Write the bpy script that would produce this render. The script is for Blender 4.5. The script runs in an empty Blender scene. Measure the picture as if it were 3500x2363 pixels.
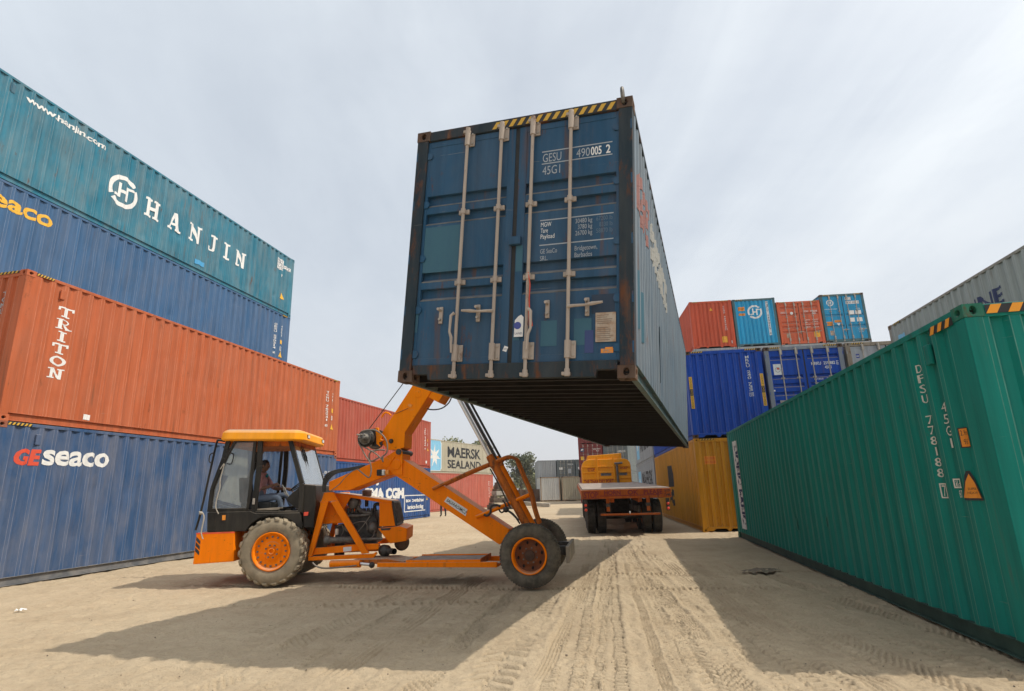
import bpy, math, random
import numpy as np
from mathutils import Vector, Matrix

random.seed(11)
SC = bpy.context.scene
COL = SC.collection
R = math.radians

# ------------------------------------------------------------------ camera
CAM_F, CAM_P, CAM_R, CAM_H = 1938.0, 0.24996, -0.02713, 1.4283
PW, PH = 3500.0, 2363.0
_f = Vector((0, math.cos(CAM_P), math.sin(CAM_P)))
_u0 = Vector((0, -math.sin(CAM_P), math.cos(CAM_P)))
_r0 = Vector((1, 0, 0))
_r = math.cos(CAM_R) * _r0 + math.sin(CAM_R) * _u0
_u = -math.sin(CAM_R) * _r0 + math.cos(CAM_R) * _u0
CAM_O = Vector((0, 0, CAM_H))
cd = bpy.data.cameras.new('camera')
cam = bpy.data.objects.new('camera', cd)
COL.objects.link(cam)
cd.sensor_width = 36.0
cd.lens = 36.0 * CAM_F / PW
cd.clip_start = 0.05
cd.clip_end = 3000
M = Matrix.Identity(4)
for i in range(3):
    M[i][0] = _r[i]; M[i][1] = _u[i]; M[i][2] = -_f[i]; M[i][3] = CAM_O[i]
cam.matrix_world = M
SC.camera = cam

# ------------------------------------------------------------------ sun, sky, exposure
SUN_TO = Vector((0.70, -0.10, 1.0)).normalized()      # towards the sun
sun_el = math.asin(SUN_TO.z)
sun_az = math.atan2(SUN_TO.x, SUN_TO.y)
sd = bpy.data.lights.new('sun', 'SUN')
sd.energy = 3.3
sd.angle = R(0.6)
sd.color = (1.0, 0.93, 0.82)
sun = bpy.data.objects.new('sun', sd)
COL.objects.link(sun)
sun.rotation_euler = SUN_TO.to_track_quat('Z', 'Y').to_euler()

world = bpy.data.worlds.new('World')
SC.world = world
world.use_nodes = True
wn, wl = world.node_tree.nodes, world.node_tree.links
wn.clear()
w_out = wn.new('ShaderNodeOutputWorld')
w_bg = wn.new('ShaderNodeBackground')
w_sky = wn.new('ShaderNodeTexSky')
w_sky.sky_type = 'NISHITA'
w_sky.sun_disc = False
w_sky.sun_elevation = sun_el
w_sky.sun_rotation = sun_az
w_sky.air_density = 1.0
w_sky.dust_density = 1.6
w_sky.ozone_density = 1.0
w_bg.inputs['Strength'].default_value = 0.1
tc = wn.new('ShaderNodeTexCoord')
sep = wn.new('ShaderNodeSeparateXYZ')
wl.new(tc.outputs['Generated'], sep.inputs[0])
def wmath(op, a, b):
    n = wn.new('ShaderNodeMath'); n.operation = op
    for k, s in ((0, a), (1, b)):
        if isinstance(s, (int, float)): n.inputs[k].default_value = s
        elif s is not None: wl.new(s, n.inputs[k])
    return n.outputs[0]
zz = wmath('ADD', wmath('MAXIMUM', sep.outputs['Z'], 0.0), 0.14)
cx = wmath('DIVIDE', sep.outputs['X'], zz)
cy = wmath('DIVIDE', sep.outputs['Y'], zz)
comb = wn.new('ShaderNodeCombineXYZ')
wl.new(cx, comb.inputs[0]); wl.new(cy, comb.inputs[1])
def wnoise(scale, rot, nscale, detail, rough, dist):
    mp = wn.new('ShaderNodeMapping')
    mp.inputs['Scale'].default_value = scale
    mp.inputs['Rotation'].default_value = (0, 0, rot)
    wl.new(comb.outputs[0], mp.inputs['Vector'])
    nz = wn.new('ShaderNodeTexNoise')
    nz.inputs['Scale'].default_value = nscale
    nz.inputs['Detail'].default_value = detail
    nz.inputs['Roughness'].default_value = rough
    nz.inputs['Distortion'].default_value = dist
    wl.new(mp.outputs[0], nz.inputs['Vector'])
    return nz.outputs['Fac']
n1 = wnoise((1.1, 0.34, 1), R(-22), 1.3, 8, 0.60, 0.9)
n2 = wnoise((0.7, 0.5, 1), R(25), 1.1, 7, 0.58, 0.6)
cs = wmath('ADD', wmath('MULTIPLY', n1, 0.5), wmath('MULTIPLY', n2, 0.55))
mr = wn.new('ShaderNodeMapRange')
mr.inputs['From Min'].default_value = 0.42
mr.inputs['From Max'].default_value = 0.68
mr.inputs['To Min'].default_value = 0.66
mr.inputs['To Max'].default_value = 1.0
wl.new(cs, mr.inputs['Value'])
mix = wn.new('ShaderNodeMix'); mix.data_type = 'RGBA'
hzf = wmath('MULTIPLY', wmath('POWER', wmath('SUBTRACT', 1.0, wmath('MINIMUM', wmath('MAXIMUM', sep.outputs['Z'], 0.0), 1.0)), 5.0), 0.5)
wl.new(wmath('MINIMUM', wmath('ADD', mr.outputs[0], hzf), 1.0), mix.inputs['Factor'])
wl.new(w_sky.outputs['Color'], mix.inputs['A'])
# the veil of thin cloud is brighter towards the sun
w_dot = wn.new('ShaderNodeVectorMath'); w_dot.operation = 'DOT_PRODUCT'
wl.new(tc.outputs['Generated'], w_dot.inputs[0])
w_dot.inputs[1].default_value = SUN_TO
mr2 = wn.new('ShaderNodeMapRange')
mr2.inputs['From Min'].default_value = -0.2
mr2.inputs['From Max'].default_value = 0.95
mr2.inputs['To Min'].default_value = 0.0
mr2.inputs['To Max'].default_value = 1.0
wl.new(w_dot.outputs['Value'], mr2.inputs['Value'])
cmix = wn.new('ShaderNodeMix'); cmix.data_type = 'RGBA'
wl.new(mr2.outputs[0], cmix.inputs['Factor'])
cmix.inputs['A'].default_value = (6.1, 6.8, 7.65, 1)
cmix.inputs['B'].default_value = (9.5, 10.0, 10.4, 1)
aur = wmath('POWER', wmath('MAXIMUM', w_dot.outputs['Value'], 0.0), 11.0)      # bright hazy air round the sun
amul = wn.new('ShaderNodeMix'); amul.data_type = 'RGBA'; amul.blend_type = 'ADD'
wl.new(aur, amul.inputs['Factor']); wl.new(cmix.outputs['Result'], amul.inputs['A']); amul.inputs['B'].default_value = (24.0, 22.0, 18.5, 1)
wl.new(amul.outputs['Result'], mix.inputs['B'])
hz_mix = wn.new('ShaderNodeMix'); hz_mix.data_type = 'RGBA'                     # dusty whiteness low over the horizon
wl.new(wmath('MULTIPLY', hzf, 1.7), hz_mix.inputs['Factor']); wl.new(mix.outputs['Result'], hz_mix.inputs['A'])
hz_mix.inputs['B'].default_value = (6.95, 6.85, 6.85, 1)
wl.new(hz_mix.outputs['Result'], w_bg.inputs['Color'])
wl.new(w_bg.outputs[0], w_out.inputs['Surface'])

SC.view_settings.view_transform = 'Standard'
SC.view_settings.look = 'None'
SC.view_settings.exposure = 0.06
SC.view_settings.gamma = 1.0
SC.cycles.use_denoising = True
SC.cycles.max_bounces = 6
SC.cycles.transparent_max_bounces = 12

# ------------------------------------------------------------------ helpers
def ray(px, py):
    return (_f + (px - PW / 2) / CAM_F * _r - (py - PH / 2) / CAM_F * _u)

class Frame:
    """vertical reference plane of a vehicle: a along it, b away from the photographer, z up"""
    def __init__(s, o, deg):
        s.o = Vector((o[0], o[1], 0)); t = R(deg)
        s.t = Vector((math.cos(t), math.sin(t), 0)); s.n = Vector((-math.sin(t), math.cos(t), 0))
    def at(s, px, py, b):
        d = ray(px, py); k = (s.o + s.n * b - CAM_O).dot(s.n) / d.dot(s.n)
        return CAM_O + d * k
    def az(s, px, py, b):
        p = s.at(px, py, b); return ((p - s.o).dot(s.t), p.z)
    def P(s, a, b, z):
        return s.o + s.t * a + s.n * b + Vector((0, 0, z))

def basis(d):
    d = d.normalized()
    h = Vector((0, 0, 1)) if abs(d.z) < 0.9 else Vector((1, 0, 0))
    a = d.cross(h).normalized()
    return a, a.cross(d).normalized()

class MB:
    def __init__(s):
        s.v, s.f, s.m, s.mats, s.sm = [], [], [], [], []
    def add(s, vs, fs, mat, smooth=False):
        if mat not in s.mats: s.mats.append(mat)
        k = s.mats.index(mat); o = len(s.v)
        s.v += [tuple(p) for p in vs]
        for f in fs:
            s.f.append(tuple(i + o for i in f)); s.m.append(k); s.sm.append(smooth)
        return s
    def box(s, x0, x1, y0, y1, z0, z1, mat, T=None):
        vs = [Vector((x, y, z)) for z in (z0, z1) for y in (y0, y1) for x in (x0, x1)]
        if T is not None: vs = [T @ p for p in vs]
        return s.add(vs, [(0, 2, 3, 1), (4, 5, 7, 6), (0, 1, 5, 4), (2, 6, 7, 3), (0, 4, 6, 2), (1, 3, 7, 5)], mat)
    def prism(s, front, off, mat):
        """closed outline (3-D points) extruded by the vector off"""
        n = len(front); off = Vector(off)
        vs = [Vector(p) for p in front] + [Vector(p) + off for p in front]
        fs = [tuple(range(n)), tuple(range(2 * n - 1, n - 1, -1))]
        fs += [(i, i + n, (i + 1) % n + n, (i + 1) % n) for i in range(n)]
        return s.add(vs, fs, mat)
    def tube(s, pts, r, mat, n=8, caps=True, smooth=True):
        pts = [Vector(p) for p in pts]
        rs = r if isinstance(r, (list, tuple)) else [r] * len(pts)
        vs, fs = [], []
        a = None
        for i, p in enumerate(pts):
            d = (pts[min(i + 1, len(pts) - 1)] - pts[max(i - 1, 0)])
            d = d.normalized()
            if a is None: a, b = basis(d)
            else:
                a = (a - d * a.dot(d)).normalized(); b = a.cross(d).normalized()
            for k in range(n):
                t = 2 * math.pi * k / n
                vs.append(p + (a * math.cos(t) + b * math.sin(t)) * rs[i])
        for i in range(len(pts) - 1):
            for k in range(n):
                fs.append((i * n + k, i * n + (k + 1) % n, (i + 1) * n + (k + 1) % n, (i + 1) * n + k))
        s.add(vs, fs, mat, smooth)
        if caps:
            s.add(vs[:n], [tuple(range(n))[::-1]], mat); s.add(vs[-n:], [tuple(range(n))], mat)
        return s
    def lathe(s, c, axis, prof, mat, n=32, smooth=True):
        """prof = [(distance along axis, radius)]"""
        c = Vector(c); axis = Vector(axis).normalized(); a, b = basis(axis)
        vs, fs = [], []
        for (d, r) in prof:
            for k in range(n):
                t = 2 * math.pi * k / n
                vs.append(c + axis * d + (a * math.cos(t) + b * math.sin(t)) * max(r, 1e-4))
        for i in range(len(prof) - 1):
            for k in range(n):
                fs.append((i * n + k, i * n + (k + 1) % n, (i + 1) * n + (k + 1) % n, (i + 1) * n + k))
        return s.add(vs, fs, mat, smooth)
    def ball(s, c, rx, ry, rz, mat, n=12, T=None):
        vs, fs = [], []
        m = n // 2 + 1
        for i in range(m + 1):
            ph = math.pi * i / m
            for k in range(n):
                t = 2 * math.pi * k / n
                p = Vector((rx * math.sin(ph) * math.cos(t), ry * math.sin(ph) * math.sin(t), rz * math.cos(ph)))
                if T is not None: p = T @ p
                vs.append(Vector(c) + p)
        for i in range(m):
            for k in range(n):
                fs.append((i * n + k, (i + 1) * n + k, (i + 1) * n + (k + 1) % n, i * n + (k + 1) % n))
        return s.add(vs, fs, mat, True)
    def build(s, name, parent=None, loc=None, bevel=0.0, origin=None):
        me = bpy.data.meshes.new(name)
        o = Vector(origin) if origin is not None else Vector((0, 0, 0))
        vs = [(p[0] - o.x, p[1] - o.y, p[2] - o.z) for p in s.v]
        me.from_pydata(vs, [], s.f)
        for m in s.mats: me.materials.append(m)
        me.polygons.foreach_set('material_index', s.m)
        me.polygons.foreach_set('use_smooth', s.sm)
        me.update()
        ob = bpy.data.objects.new(name, me)
        COL.objects.link(ob)
        if parent is not None: ob.parent = parent
        if loc is not None: ob.location = loc
        elif origin is not None and parent is None: ob.location = o
        if bevel:
            bm = ob.modifiers.new('bevel', 'BEVEL'); bm.width = bevel; bm.segments = 2
            bm.limit_method = 'ANGLE'; bm.angle_limit = R(40)
        return ob

def tag(o, label=None, cat=None, group=None, kind=None):
    if label: o['label'] = label
    if cat: o['category'] = cat
    if group: o['group'] = group
    if kind: o['kind'] = kind
    return o

def thing(name, label, cat, loc=(0, 0, 0), group=None):
    o = bpy.data.objects.new(name, None)
    COL.objects.link(o); o.location = loc; o.empty_display_size = 0.3
    return tag(o, label, cat, group)

# ------------------------------------------------------------------ materials
class NT:
    def __init__(s, name):
        s.mat = bpy.data.materials.new(name); s.mat.use_nodes = True
        s.n, s.l = s.mat.node_tree.nodes, s.mat.node_tree.links
        s.b = s.n['Principled BSDF']
        t = s.n.new('ShaderNodeTexCoord'); s.obj = t.outputs['Object']
    def put(s, sock, v):
        if hasattr(v, 'is_output'): s.l.new(v, sock)
        elif isinstance(v, (tuple, list)) and len(v) == 3 and sock.type == 'RGBA': sock.default_value = (*v, 1)
        else: sock.default_value = v
    def noise(s, scale, nscale=1.0, detail=4, rough=0.55, dist=0.0):
        mp = s.n.new('ShaderNodeMapping'); mp.inputs['Scale'].default_value = scale
        s.l.new(s.obj, mp.inputs['Vector'])
        nz = s.n.new('ShaderNodeTexNoise')
        nz.inputs['Scale'].default_value = nscale; nz.inputs['Detail'].default_value = detail
        nz.inputs['Roughness'].default_value = rough; nz.inputs['Distortion'].default_value = dist
        s.l.new(mp.outputs[0], nz.inputs['Vector'])
        return nz.outputs['Fac']
    def rng(s, v, a, b, c=0.0, d=1.0):
        m = s.n.new('ShaderNodeMapRange'); s.put(m.inputs['Value'], v)
        for k, x in zip(('From Min', 'From Max', 'To Min', 'To Max'), (a, b, c, d)): m.inputs[k].default_value = x
        return m.outputs[0]
    def mul(s, a, b, op='MULTIPLY'):
        m = s.n.new('ShaderNodeMath'); m.operation = op; s.put(m.inputs[0], a); s.put(m.inputs[1], b)
        return m.outputs[0]
    def mix(s, f, a, b):
        m = s.n.new('ShaderNodeMix'); m.data_type = 'RGBA'
        s.put(m.inputs['Factor'], f); s.put(m.inputs['A'], a); s.put(m.inputs['B'], b)
        return m.outputs['Result']
    def bump(s, h, strength, dist=0.02):
        b = s.n.new('ShaderNodeBump'); b.inputs['Strength'].default_value = strength
        b.inputs['Distance'].default_value = dist
        s.l.new(h, b.inputs['Height']); s.l.new(b.outputs[0], s.b.inputs['Normal'])
    def done(s, col, rough=0.6, metal=0.0, spec=None):
        s.put(s.b.inputs['Base Color'], col); s.put(s.b.inputs['Roughness'], rough)
        s.b.inputs['Metallic'].default_value = metal
        if spec is not None: s.b.inputs['Specular IOR Level'].default_value = spec
        return s.mat

_pc = {}
EDGEC = {}
DUST = (0.40, 0.33, 0.25)
RUST = (0.115, 0.045, 0.02)
def paint(name, col, dust=0.3, rust=0.3, fade=0.35, rough=0.5, seed=0.0, fadecol=None, chip=0.0, lie=0.35, dkf=0.72, spec=0.18):
    key = (name,)
    if key in _pc: return _pc[key]
    t = NT(name)
    lum = 0.3 * col[0] + 0.6 * col[1] + 0.1 * col[2]
    fc = fadecol or tuple(min(1, c * 0.85 + lum * 0.2 + 0.02) for c in col)
    dk = tuple(c * dkf for c in col)
    st = t.noise((7, 7, 0.35), 1.0 + seed * 0.01, 5, 0.65)
    lo = t.noise((0.5, 0.5, 0.9), 1.0 + seed * 0.013, 4, 0.6)
    c = t.mix(t.rng(st, 0.36, 0.62), dk, col)
    c = t.mix(t.mul(t.rng(lo, 0.42, 0.66), fade), c, fc)
    fine = t.noise((26, 26, 1.3), 1.0, 6, 0.7)
    c = t.mix(t.mul(t.rng(fine, 0.5, 0.75), fade * 0.7), c, fc)
    du = t.noise((1.6, 1.6, 0.5), 1.3, 8, 0.7, 0.4)
    c = t.mix(t.mul(t.rng(du, 0.4, 0.72), dust), c, DUST)
    rs = t.noise((4.2, 4.2, 1.5), 1.0 + seed * 0.02, 9, 0.74)
    rm = t.rng(rs, 0.67 - 0.13 * rust, 0.73 - 0.08 * rust, 0, 1)
    c = t.mix(t.mul(rm, min(1, 0.35 + rust)), c, RUST)
    rs2 = t.noise((16, 16, 0.6), 1.0, 4, 0.6)
    c = t.mix(t.mul(t.mul(t.rng(rs2, 0.58, 0.75), t.rng(rs, 0.5, 0.62)), rust), c, (0.17, 0.085, 0.045))
    scr = t.noise((.9, .9, 16), 1.3, 4, .7); scm = t.noise((.7, .7, 1.1), 1.7 + seed * .03, 3, .6)
    c = t.mix(t.mul(t.mul(t.rng(scr, .66, .70), t.rng(scm, .52, .6)), .55), c, tuple(x * .5 + y * .4 + .02 for x, y in zip(fc, DUST)))
    run = t.noise((9, 9, .45), 1.0, 3, .5); rum = t.noise((.9, .9, .5), 1.2 + seed * .05, 3, .6)
    c = t.mix(t.mul(t.mul(t.rng(run, .60, .70), t.rng(rum, .5, .62)), min(.75, rust * 1.3)), c, (0.13, 0.065, 0.035))
    if chip:
        ch = t.noise((1, 1, 1), 13, 8, .75, .3)
        c = t.mix(t.mul(t.rng(ch, 0.665 - .03 * chip, 0.69 - .03 * chip), .9), c, (0.035, 0.025, 0.018))
        sc_ = t.noise((3, 30, 30), 1.0, 3, .6)
        c = t.mix(t.mul(t.rng(sc_, 0.68, 0.72), .55 * chip), c, (0.06, 0.04, 0.03))
    if lie:
        ge = t.n.new('ShaderNodeNewGeometry'); sx = t.n.new('ShaderNodeSeparateXYZ'); t.l.new(ge.outputs['True Normal'], sx.inputs[0])
        c = t.mix(t.mul(t.rng(sx.outputs['Z'], .45, .9), t.rng(du, .3, .6, lie * .5, lie * 1.5)), c, DUST)
    t.bump(t.mul(t.noise((1.8, 1.8, 1.8), 1.0, 4, 0.5), t.rng(rs, 0.3, 0.8, 0.9, 1.1)), 0.12, 0.05)
    m = t.done(c, t.rng(du, 0.3, 0.7, rough - 0.08, rough + 0.2), spec=spec)
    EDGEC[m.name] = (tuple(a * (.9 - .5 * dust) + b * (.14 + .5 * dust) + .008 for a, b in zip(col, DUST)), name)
    _pc[key] = m
    return m

def plain(name, col, rough=0.6, metal=0.0, var=0.25, nscale=9.0, bump=0.0, col2=None, spec=None):
    key = (name,)
    if key in _pc: return _pc[key]
    t = NT(name)
    nz = t.noise((1, 1, 1), nscale, 6, 0.62)
    c = t.mix(t.rng(nz, 0.32, 0.7), tuple(x * (1 - var) for x in col), col2 or tuple(min(1, x * (1 + var)) for x in col))
    if bump: t.bump(nz, bump, 0.02)
    m = t.done(c, rough, metal, spec)
    _pc[key] = m
    return m

def letter(name, col, wear=0.25, seed=1.0, under=None):
    """painted lettering, scuffed"""
    key = (name,)
    if key in _pc: return _pc[key]
    t = NT(name)
    nz = t.noise((5, 5, 1.2), 1.5 + seed * 0.1, 7, 0.7)
    c = t.mix(t.mul(t.rng(nz, 0.5, 0.72), wear), col, under or tuple(x * 0.45 + 0.05 for x in col))
    _pc[key] = t.done(c, 0.6)
    return _pc[key]

def glass(name, tint=(0.75, 0.82, 0.85), alpha=0.3):
    key = (name,)
    if key in _pc: return _pc[key]
    mat = bpy.data.materials.new(name); mat.use_nodes = True
    n, l = mat.node_tree.nodes, mat.node_tree.links
    n.clear()
    out = n.new('ShaderNodeOutputMaterial'); mx = n.new('ShaderNodeMixShader')
    tr = n.new('ShaderNodeBsdfTransparent'); tr.inputs[0].default_value = (*tint, 1)
    gl = n.new('ShaderNodeBsdfGlossy'); gl.inputs['Roughness'].default_value = 0.05
    df = n.new('ShaderNodeBsdfDiffuse'); df.inputs[0].default_value = (0.5, 0.48, 0.44, 1)
    fr = n.new('ShaderNodeLayerWeight'); fr.inputs[0].default_value = 0.38
    mx2 = n.new('ShaderNodeMixShader')
    tcn = n.new('ShaderNodeTexCoord'); nz = n.new('ShaderNodeTexNoise'); nz.inputs['Scale'].default_value = 3.0
    nz.inputs['Detail'].default_value = 6
    l.new(tcn.outputs['Object'], nz.inputs['Vector'])
    ml = n.new('ShaderNodeMath'); ml.operation = 'MULTIPLY'; ml.inputs[1].default_value = alpha
    l.new(nz.outputs['Fac'], ml.inputs[0])
    l.new(ml.outputs[0], mx2.inputs[0]); l.new(tr.outputs[0], mx2.inputs[1]); l.new(df.outputs[0], mx2.inputs[2])
    m3 = n.new('ShaderNodeMath'); m3.operation = 'MULTIPLY'; m3.inputs[1].default_value = 0.8
    l.new(fr.outputs['Facing'], m3.inputs[0])
    l.new(m3.outputs[0], mx.inputs[0]); l.new(mx2.outputs[0], mx.inputs[1]); l.new(gl.outputs[0], mx.inputs[2])
    l.new(mx.outputs[0], out.inputs['Surface'])
    _pc[key] = mat
    return mat

WHITE = letter('white_lettering', (0.72, 0.72, 0.70), 0.3)
GREYW = letter('grey_lettering', (0.34, 0.37, 0.40), 0.5, 2)
BLACK = letter('black_lettering', (0.02, 0.022, 0.026), 0.2, 3, (0.12, 0.12, 0.12))
YEL = letter('yellow_decal', (0.75, 0.42, 0.03), 0.2, 4)
ORA = letter('orange_decal', (0.75, 0.26, 0.02), 0.15, 5)
REDL = letter('red_lettering', (0.62, 0.07, 0.03), 0.2, 6)
DARK = plain('dark_recess', (0.012, 0.011, 0.01), 0.9)
RUBBER = plain('black_rubber', (0.02, 0.02, 0.02), 0.8)
STEEL = plain('weathered_steel', (0.36, 0.33, 0.29), 0.5, 0.15, 0.3, 12, 0.1, (0.45, 0.40, 0.34))
# ------------------------------------------------------------------ lettering
_tp = {}
def text_tris(txt, bold=0.0, shear=0.0):
    key = (txt, bold, shear)
    if key in _tp: return _tp[key]
    cu = bpy.data.curves.new('t', 'FONT')
    cu.body = txt; cu.size = 1.0; cu.offset = bold; cu.resolution_u = 3; cu.shear = shear
    ob = bpy.data.objects.new('t', cu)
    me = bpy.data.meshes.new_from_object(ob)
    me.calc_loop_triangles()
    v = [(p.co.x, p.co.y) for p in me.vertices]
    tr = [[v[i] for i in t.vertices] for t in me.loop_triangles]
    bpy.data.objects.remove(ob); bpy.data.curves.remove(cu); bpy.data.meshes.remove(me)
    if not tr: tr = []
    _tp[key] = tr
    return tr

def bounds(tr):
    xs = [p[0] for t in tr for p in t]; ys = [p[1] for t in tr for p in t]
    return min(xs), max(xs), min(ys), max(ys)

_capk = {}
def fit_text(txt, s0, s1, t0, t1, bold=0.0, shear=0.0, cap=True):
    """triangles of txt scaled so that its ink fills the rectangle"""
    tr = text_tris(txt, bold, shear)
    if not tr: return []
    x0, x1, y0, y1 = bounds(tr)
    if cap:
        _, _, y0, y1 = bounds(text_tris('H', bold))
    fx, fy = (s1 - s0) / (x1 - x0), (t1 - t0) / (y1 - y0)
    return [[(s0 + (p[0] - x0) * fx, t0 + (p[1] - y0) * fy) for p in t] for t in tr]

def vtext(txt, sc, t1, t0, w, bold=0.0, gap=0.22):
    """characters stacked from t1 (top) down to t0, each w wide, centred on sc"""
    n = len(txt); h = (t1 - t0) / n; out = []
    for i, ch in enumerate(txt):
        if ch == ' ': continue
        k = 0.35 if ch in '1I' else 1.0
        top = t1 - i * h
        out += fit_text(ch, sc - w * k / 2, sc + w * k / 2, top - h * (1 - gap), top, bold)
    return out

def rect(s0, s1, t0, t1):
    return [(s0, t0), (s1, t0), (s1, t1), (s0, t1)]

def frame_rect(s0, s1, t0, t1, w):
    return [rect(s0, s1, t0, t0 + w), rect(s0, s1, t1 - w, t1), rect(s0, s0 + w, t0 + w, t1 - w), rect(s1 - w, s1, t0 + w, t1 - w)]

def ring(cx, cy, r0, r1, a0=0, a1=360, n=28, sx=1.0):
    out = []
    for i in range(n):
        p, q = R(a0 + (a1 - a0) * i / n), R(a0 + (a1 - a0) * (i + 1) / n)
        out.append([(cx + r0 * math.cos(p) * sx, cy + r0 * math.sin(p)), (cx + r1 * math.cos(p) * sx, cy + r1 * math.sin(p)),
                    (cx + r1 * math.cos(q) * sx, cy + r1 * math.sin(q)), (cx + r0 * math.cos(q) * sx, cy + r0 * math.sin(q))])
    return out

SLAB = {
 'H': (1.0, [rect(.09, .36, .12, .88), rect(.64, .91, .12, .88), rect(.36, .64, .41, .59), rect(0, .45, 0, .12), rect(.55, 1, 0, .12), rect(0, .45, .88, 1), rect(.55, 1, .88, 1)]),
 'A': (1.0, [[(.08, .09), (.22, .09), (.5, .8), (.43, 1)], [(.58, .12), (.90, .12), (.60, 1), (.40, 1)], rect(.27, .62, .28, .42), rect(0, .36, 0, .12), rect(.54, 1, 0, .12)]),
 'N': (1.0, [rect(.11, .28, .12, .91), rect(.72, .89, .09, .88), [(.28, .95), (.28, .58), (.72, .0), (.89, .0), (.89, .09)], rect(0, .39, 0, .12), rect(.61, 1, .88, 1), [(0, .88), (.34, .88), (.30, 1), (0, 1)]]),
 'J': (.8, [rect(.40, .68, .3, .88), rect(.25, .82, .88, 1), [(.42, .3), (.65, .3), (.6, .1), (.45, 0), (.36, .1)], [(.45, 0), (.36, .1), (.2, .1), (.12, .02)], [(.12, .02), (.2, .1), (.2, .27), (.03, .27), (.03, .1)]]),
 'I': (.55, [rect(.13, .42, .12, .88), rect(0, .55, 0, .12), rect(0, .55, .88, 1)]),
 'T': (.95, [rect(.33, .62, .12, .86), rect(0, .95, .86, 1), rect(0, .1, .66, .86), rect(.85, .95, .66, .86), rect(.18, .77, 0, .12)]),
 'R': (1.0, [rect(.1, .33, .09, .91), rect(0, .43, 0, .09), rect(0, .1, .91, 1), [(.1, .91), (.6, .91), (.6, 1), (.1, 1)]] + ring(.55, .73, .18, .27, -90, 90, 10, 1.1) + [rect(.33, .55, .46, .55), [(.42, .46), (.62, .46), (.92, .09), (.68, .09)], rect(.66, 1.02, 0, .09)]),
 'O': (1.0, ring(.5, .5, .33, .5, 0, 360, 26, 1.0)),
}
def slab(txt, s0, s1, t0, t1, gap=0.28):
    tot = sum(SLAB[c][0] for c in txt) + gap * (len(txt) - 1)
    k = (s1 - s0) / tot; x = s0; out = []
    for c in txt:
        w, ps = SLAB[c]
        out += [[(x + p[0] * k, t0 + p[1] * (t1 - t0)) for p in q] for q in ps]
        x += (w + gap) * k
    return out

def hj_logo(cx, cy, r):
    """ring broken at lower left and upper right with an H inside"""
    o = ring(cx, cy, r * .74, r, 42, 208, 22) + ring(cx, cy, r * .74, r, 222, 388, 22)
    o += [rect(cx - r * .34, cx - r * .16, cy - r * .42, cy + r * .5), rect(cx + r * .16, cx + r * .34, cy - r * .5, cy + r * .42),
          rect(cx - r * .16, cx + r * .16, cy - r * .1, cy + r * .1),
          rect(cx - r * .6, cx - r * .34, cy - r * .42, cy - r * .26), rect(cx + r * .34, cx + r * .66, cy + r * .26, cy + r * .42)]
    return o

def star7(cx, cy, r0, r1):
    pts = []
    for i in range(14):
        a = R(90 + i * 360 / 14); r = r1 if i % 2 == 0 else r0
        pts.append((cx + r * math.cos(a), cy + r * math.sin(a)))
    return [[(cx, cy), pts[i], pts[(i + 1) % 14]] for i in range(14)]

def tri_sign(cx, t0, w, h):
    return [(cx - w / 2, t0), (cx + w / 2, t0), (cx, t0 + h)]

def stripes(s0, s1, t0, t1, n, lean=0.6):
    """slanted warning stripes, clipped to the band"""
    out = []; p = (s1 - s0) / n; h = t1 - t0
    for i in range(n):
        a = s0 + i * p; b = a + p * 0.5
        out.append([(a, t0), (b, t0), (min(b + h * lean, s1), t1), (min(a + h * lean, s1), t1)])
    return out

# ------------------------------------------------------------------ shipping containers
WD, HC, ST, L40 = 2.438, 2.896, 2.591, 12.192
CAST = (0.178, 0.162, 0.118)
HP = 0.2775
def side_profile(L):
    pts = [(0.13, -.006), (0.20, -.006)]
    x = 0.20
    n = int((L - 0.40) / HP)
    x = (L - n * HP) / 2
    pts = [(0.13, -.006)]
    for i in range(n):
        a = x + i * HP
        pts += [(a + .035, -.006), (a + .103, -.042), (a + .173, -.042), (a + .241, -.006)]
    pts.append((L - 0.13, -.006))
    return pts
def end_profile():
    pts = [(0.14, -.012)]
    n = 9; p = (WD - .30) / n; x = .15
    for i in range(n):
        a = x + i * p
        pts += [(a + .045, -.012), (a + .075, -.057), (a + p - .075 + .0, -.057), (a + p - .045, -.012)]
    pts.append((WD - .14, -.012))
    return pts

def fpt(face, L, s, t, d):
    if face == 'left': return (L - s, d, t)
    if face == 'right': return (s, -WD - d, t)
    if face == 'near': return (-d, -s, t)
    return (L + d, s - WD, t)

def clip_poly(poly, a, sign):
    """keep the side s>=a (sign 1) or s<=a (sign -1)"""
    out = []
    for i in range(len(poly)):
        p, q = poly[i], poly[(i + 1) % len(poly)]
        ip, iq = (p[0] - a) * sign >= 0, (q[0] - a) * sign >= 0
        if ip: out.append(p)
        if ip != iq:
            k = (a - p[0]) / (q[0] - p[0]); out.append((a, p[1] + (q[1] - p[1]) * k))
    return out

def decal(mb, polys, face, L, mat, prof=None, d=0.0, eps=0.003):
    """flat paint on a face; with prof it follows the folds of the sheet"""
    for k, poly in enumerate(polys):
        e = eps + (k % 5) * 0.0005
        if prof is None:
            mb.add([fpt(face, L, s, t, d + e) for s, t in poly], [tuple(range(len(poly)))], mat); continue
        xs = [p[0] for p in prof]; ds = [p[1] for p in prof]
        lo, hi = min(p[0] for p in poly), max(p[0] for p in poly)
        cuts = [lo - 1] + [c for c in xs if lo < c < hi] + [hi + 1]
        for a, b in zip(cuts[:-1], cuts[1:]):
            q = clip_poly(clip_poly(poly, a, 1), b, -1)
            if len(q) < 3: continue
            mb.add([fpt(face, L, s, t, float(np.interp(s, xs, ds)) + e) for s, t in q], [tuple(range(len(q)))], mat)

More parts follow.
